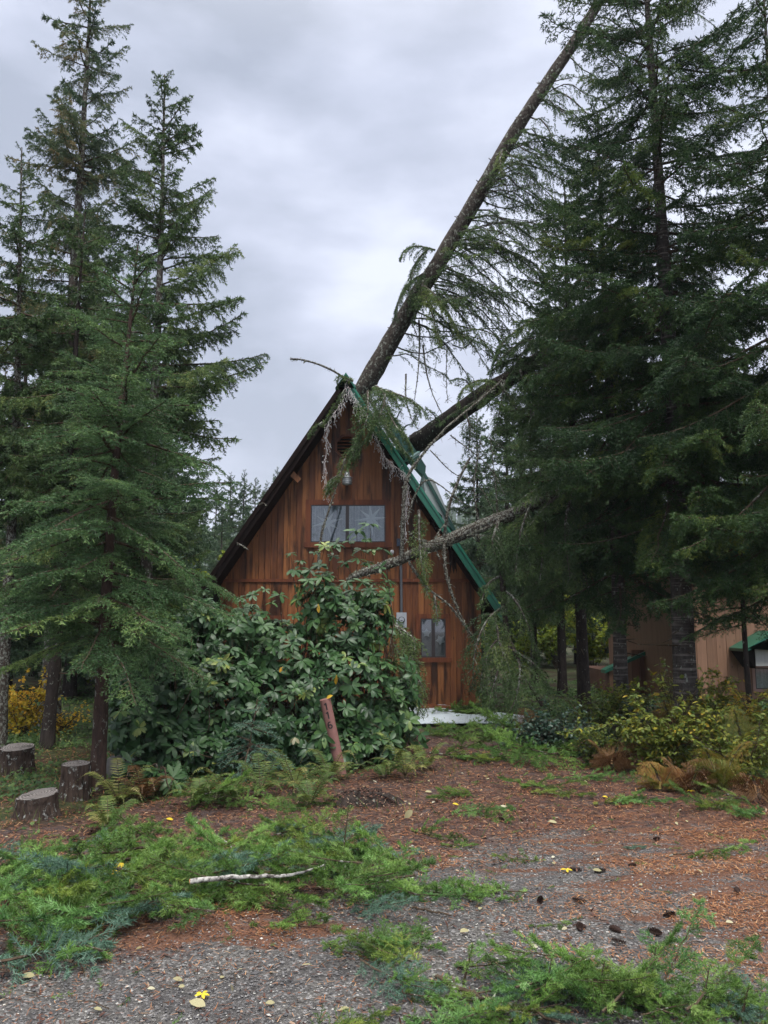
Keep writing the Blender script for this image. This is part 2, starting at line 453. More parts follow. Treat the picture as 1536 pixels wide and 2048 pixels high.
gcol = ramp(nt, vsep.outputs[0], [(0, (0.060, 0.057, 0.054)), (0.55, (0.120, 0.114, 0.107)), (0.88, (0.198, 0.190, 0.180)), (1, (0.38, 0.37, 0.37))])
gcol = mix(nt, rng_(nt, big, 0.42, 0.62), mix(nt, 0.45, gcol, (0.045, 0.043, 0.050)), gcol)
dcol = ramp(nt, vsep2.outputs[0], [(0, (0.040, 0.024, 0.021)), (0.5, (0.085, 0.046, 0.038)), (0.85, (0.145, 0.075, 0.056)), (1, (0.28, 0.19, 0.14))])
dcol = mix(nt, rng_(nt, fine, 0.3, 0.7), mix(nt, 0.5, dcol, (0.04, 0.024, 0.02)), dcol)
dcol = mix(nt, math_(nt, 'MULTIPLY', rng_(nt, noise(nt, 2.6, 5, .6, objco(nt, (1, 2, 1), (4, 4, 0))), 0.5, 0.62), 0.55), dcol, (0.085, 0.075, 0.075))
ocol = ramp(nt, fine, [(0.3, (0.065, 0.038, 0.030)), (0.5, (0.13, 0.062, 0.040)), (0.7, (0.23, 0.115, 0.065))])
mcol = ramp(nt, fine, [(0.25, (0.018, 0.024, 0.010)), (0.5, (0.045, 0.060, 0.022)), (0.75, (0.085, 0.10, 0.035))])
mcol = mix(nt, rng_(nt, big, 0.45, 0.6), mcol, (0.045, 0.030, 0.018))
def thr(a, nz, w=0.14, k=1.25):
    s = math_(nt, 'ADD', a, math_(nt, 'MULTIPLY', math_(nt, 'SUBTRACT', nz, 0.5), k))
    return rng_(nt, s, 0.5 - w, 0.5 + w)
base = mix(nt, thr(pattr('gravel'), big), dcol, gcol)
base = mix(nt, thr(pattr('orange'), stre, 0.12, 2.1), base, ocol)
base = mix(nt, thr(pattr('moss'), big), base, mcol)
hh = math_(nt, 'ADD', math_(nt, 'MULTIPLY', vo.outputs['Distance'], -0.8), math_(nt, 'ADD', fine, math_(nt, 'MULTIPLY', noise(nt, 9, 4, .6, co), 1.5)))
princ(nt, out, base, rng_(nt, big, .3, .7, .62, .9), bump(nt, hh, 0.9, 0.018), 0.25)
ground = mb.build('ground', m)
tag(ground, 'wet gravel drive and red needle duff in front of the cabin', None, None, 'structure')
me = ground.data
co_ = np.stack([GX, GY], -1).reshape(-1, 2)
for nme, fn in (('gravel', m_gravel), ('moss', m_moss), ('orange', m_orange)):
    at = me.attributes.new(nme, 'FLOAT', 'POINT')
    at.data.foreach_set('value', fn(co_[:, 0], co_[:, 1]).astype(np.float32))

# ------------------------------------------------------------------ the far wooded hills
def hill(name, y0, x0, x1, h, seed, depth=220, n=170):
    r = np.random.default_rng(seed)
    xs = np.linspace(x0, x1, n); ys = np.linspace(0, 1, 24)
    ph = r.uniform(0, 6.28, 8)
    prof = h * (0.72 + 0.18 * np.sin(xs / 170 + ph[0]) + 0.08 * np.sin(xs / 61 + ph[1]) + 0.04 * np.sin(xs / 23 + ph[2]))
    X = np.repeat(xs[None], 24, 0); Y = y0 + ys[:, None] * depth + 0 * X
    Z = prof[None] * np.sin(np.clip(ys, 0, 1) * math.pi / 2)[:, None] ** 0.8
    Z = Z + r.standard_normal(Z.shape) * 1.6 - 2
    b = MB(); I = np.arange(23)[:, None] * n + np.arange(n - 1)[None]
    b.add(np.stack([X, Y, Z], -1).reshape(-1, 3), np.stack([I, I + 1, I + n + 1, I + n], -1).reshape(-1, 4))
    m, nt, out = mat_new(name + '_woods')
    c = ramp(nt, noise(nt, 0.12, 6, 0.7, objco(nt)), [(0.3, (0.018, 0.04, 0.025)), (0.7, (0.06, 0.10, 0.05))])
    princ(nt, out, c, 0.95, None, 0.05)
    o = b.build(name, m); tag(o, None, None, None, 'structure')
    # the wood on its slope
    k = 5200
    u = r.uniform(0, 1, k); xx = r.uniform(x0, x1, k)
    zz = np.interp(xx, xs, prof) * np.sin(u * math.pi / 2) ** 0.8 - 3
    t = MB()
    hgt = r.uniform(9, 20, k); rad = hgt * r.uniform(.14, .22, k)
    S = 5
    th = np.linspace(0, 2 * np.pi, S, endpoint=False)[None] + r.uniform(0, 6, (k, 1))
    for lev in range(3):
        f0 = lev * 0.28; top = (1.0, 0.8, 0.55)[2 - lev]
        rr = rad * (1 - f0)
        ring = np.stack([xx[:, None] + rr[:, None] * np.cos(th), (y0 + u * depth)[:, None] + rr[:, None] * np.sin(th),
                         (zz + hgt * f0)[:, None] + r.uniform(-.4, .4, (k, S))], -1)
        tip = np.stack([xx, y0 + u * depth, zz + hgt * (f0 + 0.45 if lev < 2 else 1.0)], -1)[:, None]
        V = np.concatenate([ring, tip], 1).reshape(-1, 3)
        bse = np.arange(k)[:, None] * (S + 1); j = np.arange(S)[None]
        F = np.stack([bse + j, bse + (j + 1) % S, bse + S + 0 * j], -1).reshape(-1, 3)
        t.add(V, F, 0, np.repeat(r.uniform(0, 1, k), S))
    w = t.build('hill_wood', M['farfir'])
    tag(w, 'misty conifer wood covering the ' + ('nearer' if y0 < 400 else 'farther') + ' distant hillside', 'wood', None, 'stuff')
hill('hills', 300, -420, 520, 66, 3)
hill('hills', 620, -700, 900, 120, 9, 300)

# ------------------------------------------------------------------ the cabin
YW, YR, YB = 14.7, 14.08, 20.6
def plank_mat(name, c_dark, c_mid, c_light, rough=0.6, streak=1.0):
    m, nt, out = mat_new(name)
    t = attr_tone(nt)
    g = noise(nt, 1.0, 6, 0.65, objco(nt, (26, 26, 1.5)))
    f = math_(nt, 'ADD', math_(nt, 'ADD', math_(nt, 'MULTIPLY', t, 0.36), .09), math_(nt, 'MULTIPLY', g, 0.6), True)
    c = ramp(nt, f, [(0.22, c_dark), (0.5, c_mid), (0.85, c_light)])
    st = noise(nt, 1.0, 5, 0.62, objco(nt, (2.6, 2.6, 0.5), (2.2, 0, 3.3)))
    st2 = noise(nt, 1.0, 4, 0.6, objco(nt, (10, 10, 0.9), (7, 0, 1)))
    s = math_(nt, 'ADD', math_(nt, 'MULTIPLY', st, 0.62), math_(nt, 'MULTIPLY', st2, 0.38))
    dk = math_(nt, 'MULTIPLY', rng_(nt, s, 0.48, 0.60), 0.78 * streak)
    c = mix(nt, dk, c, tuple(x * 0.55 for x in c_dark))
    kn = N(nt, 'ShaderNodeTexVoronoi'); kn.inputs['Scale'].default_value = 1.0
    nt.links.new(objco(nt, (8.7, 8.7, 2.4)), kn.inputs['Vector'])
    kf = rng_(nt, kn.outputs['Distance'], 0.10, 0.05)
    c = mix(nt, math_(nt, 'MULTIPLY', kf, 0.8), c, tuple(x * 0.4 for x in c_dark))
    princ(nt, out, c, rough, bump(nt, g, 0.5, 0.004), 0.35)
    return m
M['siding'] = plank_mat('cedar_siding', (0.032, 0.012, 0.007), (0.155, 0.052, 0.019), (0.37, 0.145, 0.046), 0.5, 1.15)
M['trim'] = plank_mat('cedar_trim', (0.05, 0.016, 0.008), (0.16, 0.045, 0.017), (0.29, 0.10, 0.035), 0.55, 0.7)
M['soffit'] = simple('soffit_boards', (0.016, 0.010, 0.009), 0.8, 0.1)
M['black'] = simple('dark_hollow', (0.01, 0.008, 0.007), 0.9, 0.05)  # near black stands in for unlit hollows: vent, left window, under the hood
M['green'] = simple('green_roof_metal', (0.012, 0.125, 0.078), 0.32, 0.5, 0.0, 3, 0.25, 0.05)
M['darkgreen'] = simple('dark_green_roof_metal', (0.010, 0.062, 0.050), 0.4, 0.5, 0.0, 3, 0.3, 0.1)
M['palepanel'] = simple('pale_flashing', (0.33, 0.36, 0.37), 0.45, 0.4, 0.0, 3, 0.15)
M['winframe'] = simple('dark_window_frame', (0.035, 0.028, 0.030), 0.4, 0.5)
m, nt, out = mat_new('window_curtain')
_f = math_(nt, 'ADD', math_(nt, 'MULTIPLY', noise(nt, 1, 3, .5, objco(nt, (24, 1, 1.6))), .6), math_(nt, 'MULTIPLY', noise(nt, 30, 3, .6, objco(nt)), .4))  # vertical streaks paint in the shading of folds on a flat sheet
princ(nt, out, ramp(nt, _f, [(.35, (0.20, 0.225, 0.24)), (.65, (0.46, 0.50, 0.51))]), .9, None, .05); M['curtain'] = m
M['curtain2'] = simple('grey_curtain', (0.17, 0.19, 0.20), 0.9, 0.05, 0, 14, 0.20)
M['star'] = simple('paper_star', (0.80, 0.82, 0.80), 0.9, 0.05)
M['whitepaint'] = simple('white_wire', (0.55, 0.50, 0.50), 0.6, 0.3)
M['metal'] = simple('galvanised_metal', (0.42, 0.44, 0.46), 0.4, 0.5, 0.6, 10, 0.15)
M['conduit'] = simple('grey_conduit', (0.13, 0.14, 0.16), 0.45, 0.5, 0.3)
M['meter'] = simple('meter_housing', (0.42, 0.45, 0.50), 0.4, 0.5, 0.1)
M['blackpl'] = simple('black_plastic', (0.015, 0.015, 0.018), 0.35, 0.5)
def glass(name):
    m, nt, out = mat_new(name)
    tr = N(nt, 'ShaderNodeBsdfTransparent'); tr.inputs[0].default_value = (0.86, 0.9, 0.92, 1)
    gl = N(nt, 'ShaderNodeBsdfGlossy'); gl.inputs['Roughness'].default_value = 0.03
    fr = N(nt, 'ShaderNodeFresnel'); fr.inputs[0].default_value = 1.55
    ms = N(nt, 'ShaderNodeMixShader')
    nt.links.new(math_(nt, 'ADD', fr.outputs[0], 0.06), ms.inputs[0])
    nt.links.new(tr.outputs[0], ms.inputs[1]); nt.links.new(gl.outputs[0], ms.inputs[2])
    nt.links.new(ms.outputs[0], out.inputs[0]); return m
M['glass'] = glass('window_glass')

A = P(692, 757, YR); ER = P(1000, 1215, YR)
ax, az = A[0], A[2]
slope = (ER[2] - az) / (ER[0] - ax)          # negative
hw = ER[0] - ax
ang = math.atan2(-slope, 1)
TH = 0.13
vd = TH / math.cos(ang)                       # vertical thickness of the slab
def under(x):                                 # roof underside height at x
    return az + slope * abs(x - ax) - vd
WL, WR = P(436, 1300, YW)[0], P(962, 1300, YW)[0]
def wz(py): return P(700, py, YW)[2]
def wx(px): return P(px, 1200, YW)[0]

cabin = thing('cabin', 'reddish brown cedar A-frame cabin with a green metal roof, struck by fallen trees', 'cabin', (ax, YW, 0))
CO = np.array([ax, YW, 0.0])
class HB(MB):
    """builds in world coordinates, links under a thing standing at `o`"""
    def build(s, name, mats, parent=None, o=CO):
        s.v = [v - o for v in s.v]
        return MB.build(s, name, mats, parent)
rr = np.random.default_rng(8)
# front siding: one board after another
h = HB()
band = wz(1161)
bw = 0.118
def siding_boards(h, y, zlo, zhi_fn, x0, x1, thick=0.022, seed=0, w=bw, mat=0):
    r = np.random.default_rng(seed)
    x = x0
    while x < x1 - 0.01:
        xe = min(x + w, x1)
        a, b = x + 0.004, xe - 0.004
        za, zb = zhi_fn(a), zhi_fn(b)
        dy = r.uniform(-0.003, 0.003); t = r.uniform(0.15, 0.95)
        if max(za, zb) > zlo + 0.03:
            za, zb = max(za, zlo + .01), max(zb, zlo + .01)
            V = [(a, y + dy, zlo), (b, y + dy, zlo), (b, y + thick, zlo), (a, y + thick, zlo),
                 (a, y + dy, za), (b, y + dy, zb), (b, y + thick, zb), (a, y + thick, za)]
            h.add(V, BOXF, mat, t)
        x = xe
siding_boards(h, YW, band, lambda x: under(x) + 0.06, WL - .1, WR + .1, seed=1)
siding_boards(h, YW + 0.004, 0.12, lambda x: min(band - 0.001, under(x) + .06), WL, WR, seed=2)
sid = h.build('siding', M['siding'], cabin)
h = HB()
zl = under(WL)
prof = [(WL, -0.1), (WR, -0.1), (WR, under(WR)), (ax, under(ax)), (WL, under(WL))]
h.prism(prof, YW + 0.03, YW + 0.12, 0)
h.prism(prof, YB - 1.0, YB - 0.9, 0)
h.box((WL + .005, YW + .12, -0.1), (WL + .1, YB - 1.0, under(WL)), 0)
h.box((WR - .1, YW + .12, -0.1), (WR - .005, YB - 1.0, under(WR)), 0)
h.build('wall', M['trim'], cabin)
# plinth
h = HB(); h.box((WL - .01, YW - 0.01, -0.2), (WR + .01, YW + .03, 0.115), 0, 0.2)
h.build('skirt_board', M['soffit'], cabin)
# trims
h = HB(); h.box((WL - .02, YW - 0.028, band - 0.03), (WR + .02, YW - 0.004, band + 0.03), 0, 0.35)
h.build('band_board', M['trim'], cabin)
for px, p0, p1 in ((607, 925, 1157), (WR, 1215, 1412)):
    x = wx(px) if px > 100 else px - 0.04
    h = HB(); h.box((x - 0.045, YW - 0.026, wz(p1)), (x + 0.045, YW - 0.004, wz(p0)), 0, 0.95)
    h.build('trim_board', M['siding'], cabin)
# roof slabs
roofp = HB()
def slab(h, sgn, mat, t0, t1, y0, y1, over=0.0, xs=(0.0, 1.0)):
    """layer of the roof between vertical offsets t0 (lower) and t1 (upper)"""
    xa, xb = ax + sgn * hw * xs[0], ax + sgn * (hw + over) * xs[1]
    f = lambda x: az + slope * abs(x - ax)
    h.prism([(xa, f(xa) + t0), (xb, f(xb) + t0), (xb, f(xb) + t1), (xa, f(xa) + t1)], y0, y1, mat, 0.5)
for sgn in (-1, 1):
    h = HB()
    slab(h, sgn, 0, -vd, -0.02, YR + 0.03, YB, 0)
    # rafters seen from below
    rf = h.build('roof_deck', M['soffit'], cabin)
    h = HB()
    slab(h, sgn, 0, -0.017, 0.012, YR, YB + .03, 0.03)
    y = YR + 0.15
    while y < YB:
        slab(h, sgn, 0, 0.0125, 0.035, y, y + 0.03, 0.02)
        y += 0.23
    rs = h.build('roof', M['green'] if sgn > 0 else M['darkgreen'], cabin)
    # rake board
    h = HB()
    f = lambda x: az + slope * abs(x - ax)
    xa, xb = ax, ax + sgn * (hw + .03)
    wdt = 0.20 if sgn > 0 else 0.10
    h.prism([(xa, f(xa) - wdt), (xb, f(xb) - wdt), (xb, f(xb) + .030), (xa, f(xa) + .045)], YR - 0.03, YR - 0.002, 0, 0.5)
    if sgn > 0:
        h.prism([(xa, f(xa) - .02), (xb, f(xb) - .02), (xb, f(xb) + .045), (xa, f(xa) + .06)], YR - 0.055, YR - 0.032, 0, 0.95)
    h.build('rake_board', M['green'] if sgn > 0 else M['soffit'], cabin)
h = HB()
h.prism([(ax - .16, az - .20), (ax, az + .05), (ax + .16, az - .20), (ax + .20, az - .20), (ax, az + .10), (ax - .2, az - .2)], YR - 0.065, YB + .04, 0, 0.5)
h.build('ridge_cap', M['green'], cabin)
# barge rafters / purlin ends under the overhang
for fr in (0.30, 0.62):
    for sgn in (1,):
        x = ax + sgn * hw * fr
        z = az + slope * hw * fr - vd - 0.075
        h = HB(); h.box((x - .045, YR + 0.10, z - .06), (x + .045, YW + .02, z + .07), 0, .5)
        h.build('purlin', M['trim'], cabin)
# sheets of roofing bent up off the right slope by the trunks
def rel(px, py, Y):
    p = P(px, py, Y); return p[0], p[2]
h = HB()
pts = [rel(776, 820, 16.0), rel(796, 846, 16.0), rel(826, 892, 16.0), rel(852, 932, 16.0), rel(850, 955, 16.0), rel(800, 900, 16.0), rel(768, 850, 16.0)]
h.prism(pts, 16.0, 16.35, 0, 0.4)
for i in range(4):
    a = np.array(pts[0]) * (1 - i / 4) + np.array(pts[3]) * i / 4
    h.prism([(a[0], a[1] - .25), (a[0] + .035, a[1] - .28), (a[0] + .05, a[1] + .0), (a[0] + .02, a[1] + .01)], 15.96, 15.998, 0, 0.7)
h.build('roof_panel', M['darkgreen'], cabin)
h = HB()
pts = [rel(846, 948, 15.6), rel(868, 960, 15.6), rel(905, 1046, 15.6), rel(909, 1060, 15.6), rel(890, 1046, 15.6), rel(850, 985, 15.6)]
h.prism(pts, 15.6, 18.0, 0, 0.5)
h.build('roof_panel', M['palepanel'], cabin)
h = HB()
pts = [rel(845, 946, 15.55), rel(849, 942, 15.55), rel(912, 1060, 15.55), rel(906, 1062, 15.55)]
h.prism(pts, 15.55, 18.1, 0, 0.5)
h.build('flashing', M['darkgreen'], cabin)
h = HB(); h.bar(P(822, 916, 13.5), P(838, 905, 14.6), 0.05, 0.05); h.bar(P(806, 925, 13.5), P(822, 915, 13.5), 0.05, 0.03)
h.build('snow_bracket', M['green'], cabin)
# torn underlay hanging under the right slope
for (x0_, y0_, x1_, y1_, s) in ((858, 1010, 884, 1060, 1), (876, 1042, 893, 1068, 2), (897, 1090, 912, 1150, 3)):
    h = HB(); r = np.random.default_rng(s)
    n = 7
    a = np.array([P(x0_ + (x1_ - x0_) * i / n, y0_ - 4 + (y1_ - y0_) * .5 * i / n, 14.2) for i in range(n + 1)])
    b = np.array([P(x0_ + (x1_ - x0_) * i / n + 2, y0_ + (y1_ - y0_) * (.6 + .5 * r.random()) , 14.15 + .08 * r.random()) for i in range(n + 1)])
    V = np.r_[a, b, a + (0, .012, 0), b + (0, .012, 0)]; m_ = n + 1
    F = [(i, i + 1, i + 1 + m_, i + m_) for i in range(n)] + [(i + 2 * m_, i + 3 * m_, i + 1 + 3 * m_, i + 1 + 2 * m_) for i in range(n)]
    h.add(V, F, 0, .4); h.build('torn_underlay', M['soffit'], cabin)

# windows
def window(parent, px0, py0, px1, py1, mull, trim, cur, y=YW, o=CO, deco=None, tr='trim', sill=True):
    X0, X1 = P(px0, py0, y)[0], P(px1, py0, y)[0]
    Z0, Z1 = P(px0, py1, y)[2], P(px0, py0, y)[2]
    root = HB()
    t = trim; d = 0.034
    yf = y - d
    root.box((X0 - t, yf, Z1), (X1 + t, y - .004, Z1 + t), 0, .3)
    root.box((X0 - t - (.02 if sill else 0), yf - (.02 if sill else 0), Z0 - t), (X1 + t + (.02 if sill else 0), y - .004, Z0), 0, .3)
    root.box((X0 - t, yf + .001, Z0), (X0, y - .004, Z1), 0, .4)
    root.box((X1, yf + .001, Z0), (X1 + t, y - .004, Z1), 0, .4)
    w = root.build('window', M[tr], parent, o)
    f = HB(); s = 0.022; yy = yf + .006
    f.box((X0 + .001, yy, Z1 - s), (X1 - .001, y - .006, Z1 - .001)); f.box((X0 + .001, yy, Z0 + .001), (X1 - .001, y - .006, Z0 + s))
    f.box((X0 + .001, yy + .001, Z0 + s), (X0 + s, y - .006, Z1 - s)); f.box((X1 - s, yy + .001, Z0 + s), (X1 - .001, y - .006, Z1 - s))
    xm = P(mull, py0, y)[0]
    f.box((xm - .033, yy - .002, Z0 + s), (xm + .033, y - .0065, Z1 - s))
    f.build('frame', M['winframe'], w, o)
    c = HB(); c.box((X0 + s, y - .008, Z0 + s), (X1 - s, y - .005, Z1 - s)); c.build('curtain', M[cur], w, o)
    for a, b in ((X0 + s, xm - .033), (xm + .033, X1 - s)):
        g = HB(); g.box((a, y - .024, Z0 + s), (b, y - .020, Z1 - s)); g.build('pane', M['glass'], w, o)
    if deco:
        for kind, cx, cy_, rad, rot in deco:
            p = P(cx, cy_, y); r_ = rad * 0.0094; s_ = HB(); n = 8 if kind == 'star' else 5
            V = [(p[0], y - .018, p[2])]
            for k in range(2 * n):
                a = rot + k * math.pi / n
                q = r_ * ((1 if kind == 'star' else 1) if k % 2 == 0 else (.26 if kind == 'star' else .62))
                if kind == 'star' and k % 4 == 2: q *= .8
                V.append((p[0] + q * math.cos(a), y - .0095, p[2] + q * math.sin(a)))
            F = [(0, 1 + k, 1 + (k + 1) % (2 * n)) for k in range(2 * n)]
            s_.add(V, F, 0, .5); s_.build('paper_star' if kind == 'star' else 'flower_sticker', M['star'], w, o)
    return w
window(cabin, 622, 1010, 771, 1085, 695, 0.10, 'curtain', deco=[('star', 655, 1045, 33, .25), ('star', 742, 1038, 36, .1)])
window(cabin, 841, 1237, 891, 1315, 866, 0.085, 'curtain2', deco=[('fl', 853, 1266, 9, .3), ('fl', 881, 1280, 10, .8)])
window(cabin, 488, 1240, 560, 1315, 524, 0.085, 'black')  # no curtain here: a flat black sheet stands in for the dark room
# octagonal gable vent
h = HB(); c = P(694, 893, YW); r0 = .225
oc = [(c[0] + r0 * 1.13 * math.cos(R(22.5 + 45 * k)), c[2] + r0 * 1.13 * math.sin(R(22.5 + 45 * k))) for k in range(8)]
oi = [(c[0] + r0 * .92 * math.cos(R(22.5 + 45 * k)), c[2] + r0 * .92 * math.sin(R(22.5 + 45 * k))) for k in range(8)]
for k in range(8):
    h.prism([oc[k], oi[k], oi[(k + 1) % 8], oc[(k + 1) % 8]][::-1], YW - .035, YW - .004, 0, .3)
vent = h.build('gable_vent', M['trim'], cabin)
h = HB(); h.prism(oi, YW - .008, YW - .0045); h.build('vent_backing', M['black'], vent)
h = HB()
for k in range(6):
    z = c[2] - r0 * .72 + k * r0 * .29; hwid = min(r0 * .84, r0 * 1.2 - abs(z - c[2]))
    h.bar((c[0] - hwid, YW - .022, z), (c[0] + hwid, YW - .022, z), .022, .012, 0, .5, (0, .6, .8))
h.build('louvre', M['trim'], vent)
# barn lamp under the vent
def lathe(h, c, prof, n=20, mat=0, tone=.5):
    th = np.linspace(0, 2 * np.pi, n, endpoint=False); V = []
    for r_, z_ in prof: V.append(np.c_[c[0] + r_ * np.cos(th), c[1] + r_ * np.sin(th), np.full(n, c[2] + z_)])
    V = np.concatenate(V); i = np.arange(len(prof) - 1)[:, None] * n; j = np.arange(n)[None]; k = (j + 1) % n
    h.add(V, np.stack([i + j, i + k, i + k + n, i + j + n], -1).reshape(-1, 4), mat, tone, True)
lc = P(694, 968, YW - .17)
h = HB(); lathe(h, lc, [(.001, .255), (.035, .25), (.05, .22), (.052, .16), (.085, .135), (.105, .125), (.105, .11), (.06, .108)])
h.tube(spline([lc + (0, .17, .13), lc + (0, .12, .22), lc + (0, .04, .20)], 8), .013, 8)
h.box((lc[0] - .05, YW - .03, lc[2] + .07), (lc[0] + .05, YW - .002, lc[2] + .19))
lamp = h.build('wall_lamp', M['metal'], cabin)
h = HB(); lathe(h, lc, [(.09, .108), (.098, .06), (.092, .01), (.085, -.015), (.001, -.03)])
h.build('lamp_glass', simple('lamp_glass', (.42, .45, .47), .15, .6), lamp)
for k in range(3):
    h = HB(); lathe(h, lc, [(.1, .085 - k * .035), (.106, .079 - k * .035), (.1, .073 - k * .035)]); h.build('lamp_guard', M['metal'], lamp)
# electricity meter and conduit
mc = P(803, 1240, YW - .05)
h = HB(); h.box((mc[0] - .095, YW - .10, mc[2] - .14), (mc[0] + .095, YW - .004, mc[2] + .14)); mt = h.build('meter_box', M['meter'], cabin)
def disc(h, c, r_, y0, y1, n=24, mat=0):
    a = np.linspace(0, 2 * np.pi, n, endpoint=False)
    h.prism([(c[0] + r_ * math.cos(t), c[2] + r_ * math.sin(t)) for t in a], y0, y1, mat)
h = HB(); disc(h, mc, .062, YW - .13, YW - .101); h.build('meter_ring', M['blackpl'], mt)
h = HB(); disc(h, mc + (0, 0, .008), .045, YW - .165, YW - .131); h.build('meter_dial', M['meter'], mt)
h = HB(); h.box((mc[0] - .022, YW - .169, mc[2] - .018), (mc[0] + .02, YW - .1655, mc[2] - .004)); h.build('dial_window', M['blackpl'], mt)
h = HB()
ctop = P(801, 1090, YW - .05)
h.tube(spline([(mc[0], YW - .05, mc[2] + .14), (mc[0] - .005, YW - .05, (mc[2] + ctop[2]) / 2), (ctop[0], YW - .05, ctop[2])], 6), .028, 10)
cd = h.build('conduit', M['conduit'], cabin)
h = HB(); h.box((ctop[0] - .07, YW - .09, ctop[2] - .02), (ctop[0] + .035, YW - .002, ctop[2] + .12)); h.build('junction_box', simple('blue_grey_box', (.05, .07, .11), .5), cabin)
fc = P(784, 1105, YW - .06)
h = HB(); lathe(h, fc, [(.001, .05), (.03, .045), (.04, .01), (.03, -.03), (.001, -.04)], 12); h.box((fc[0] - .02, YW - .05, fc[2] - .02), (fc[0] + .02, YW - .003, fc[2] + .02)); h.build('sensor_lamp', simple('white_plastic', (.7, .7, .7), .3), cabin)
h = HB(); q = P(594, 952, YW)
h.bar(P(582, 946, YR + .25), P(598, 962, YR + .3), .07, .11, 0, .9); h.build('broken_purlin', M['siding'], cabin)

# strings of icicle lights
def icicles(label, pxs, drops, seed, y=YR - .07):
    r = np.random.default_rng(seed)
    o = P(*pxs[0], y)
    w = HB(); b = HB()
    def wig(a, c, n, amp):
        q = np.linspace(0, 1, n)[:, None] * (np.asarray(c) - a) + a
        q[1:-1] += r.standard_normal((n - 2, 3)) * amp
        return q
    path = spline([P(x, z, y) for x, z in pxs], 8 * len(pxs))
    path += r.standard_normal(path.shape) * .006
    w.tube(path, .004, 4)
    for i in range(1, len(path) - 1):
        if r.random() < drops:
            L = r.uniform(.06, .30)
            q = wig(path[i], path[i] + (r.uniform(-.07, .07), r.uniform(-.03, .03), -L), max(4, int(L / .04)), .013)
            w.tube(q, .0034, 4)
            for k in range(1, len(q)):
                if r.random() < .75:
                    e_ = q[k] + r.standard_normal(3) * (.022, .015, .02)
                    w.tube([q[k], e_], .003, 3)
                    b.tube([e_, e_ - (0, 0, .022)], [.006, .003], 4)
        e_ = path[i] + r.standard_normal(3) * (.03, .015, .03)
        w.tube([path[i], e_], .003, 3); b.tube([e_, e_ - (0, 0, .02)], [.006, .003], 4)
    w.v += b.v
    for F, mt_, tn_, sm_ in b.quad: w.quad.append((F + w.n, mt_ + 1, tn_, sm_))
    for F, mt_, tn_, sm_ in b.tri: w.tri.append((F + w.n, mt_ + 1, tn_, sm_))
    ob = w.build('icicle_lights', [M['whitepaint'], M['star']], None, o); ob.location = tuple(o)
    tag(ob, label, 'string lights', 'icicle lights on the gable')
icicles('white icicle light string hanging along the left rake below the ridge and dangling straight down', [(692, 768), (684, 800), (670, 825), (656, 846), (653, 885), (650, 940), (656, 985)], .8, 1)
icicles('white icicle light string sagging under the ridge on the right side', [(694, 768), (708, 792), (722, 812), (731, 824)], .9, 2)
icicles('white icicle light string along the middle of the right green rake board', [(744, 858), (760, 892), (772, 915), (790, 932), (813, 950)], .9, 3)
icicles('white icicle light strand dangling straight down beside the lichened limb', [(813, 950), (814, 985), (810, 1030), (813, 1075)], .6, 4)

# pale sheets lying in front of the cabin
def sheet(label, px0, py0, px1, py1, seed, lift, mat):
    r = np.random.default_rng(seed)
    a = G(px0, py1); b = G(px1, py1); c = G(px1, py0); d = G(px0, py0)
    nx_, ny_ = 40, 10
    U, V = np.meshgrid(np.linspace(0, 1, nx_), np.linspace(0, 1, ny_))
    Pt = (a * (1 - U[..., None]) + b * U[..., None]) * (1 - V[..., None]) + (d * (1 - U[..., None]) + c * U[..., None]) * V[..., None]
    z = .06 + lift * V + .02 * np.sin(U * 9 + seed) * V + .004 * (np.mod(U * 13, 1) < .25) + .02 * r.random()
    Pt[..., 2] = z
    top = Pt.reshape(-1, 3); n = len(top)
    h = MB(); I = np.arange(ny_ - 1)[:, None] * nx_ + np.arange(nx_ - 1)[None]
    F = np.stack([I, I + 1, I + nx_ + 1, I + nx_], -1).reshape(-1, 4)
    c0 = Pt[ny_ // 2, nx_ // 2] * (1, 1, 0)
    h.add(top - c0, F, 0, .5); h.add(top - c0 - (0, 0, .012), F[:, ::-1], 0, .5)
    rim = np.r_[np.arange(nx_), np.arange(nx_ - 1, ny_ * nx_, nx_)[1:], np.arange(ny_ * nx_ - 2, (ny_ - 1) * nx_ - 1, -1), np.arange((ny_ - 2) * nx_, 0, -nx_)]
    VV = np.r_[top[rim], top[rim] - (0, 0, .012)] - c0; k = len(rim)
    h.add(VV, [(i, i + k, (i + 1) % k + k, (i + 1) % k) for i in range(k)], 0, .5)
    o = h.build('roofing_sheet', mat, None, c0)
    tag(o, label, 'sheet', 'pale sheets lying before the cabin')
M['sheet'] = simple('pale_sheet_metal', (.58, .66, .72), .35, .5, 0, 4, .12)
sheet('pale blue white sheet lying flat at the foot of the cabin, the wider one', 778, 1424, 910, 1456, 1, .05, M['sheet'])
sheet('narrow pale sheet to the right of the cabin corner, partly under fir boughs', 895, 1437, 1048, 1455, 2, .03, M['sheet'])
h = MB(); a = P(838, 1423, 14.5); b = P(918, 1428, 14.3); c0 = (a + b) / 2 * (1, 1, 0)
h.bar(a * (1, 1, 0) + (0, 0, .14) - c0, b * (1, 1, 0) + (0, 0, .12) - c0, .22, .05, 0, .4)
h.bar(a * (1, 1, 0) + (0.1, 0.1, .05) - c0, a * (1, 1, 0) + (.1, -.3, .03) - c0, .1, .1, 0, .2)
h.bar(b * (1, 1, 0) + (-.1, 0.1, .04) - c0, b * (1, 1, 0) + (-.1, -.3, .03) - c0, .1, .1, 0, .2)
tag(h.build('step_plank', M['trim'], None, c0), 'dark reddish plank step against the foot of the cabin wall', 'plank')

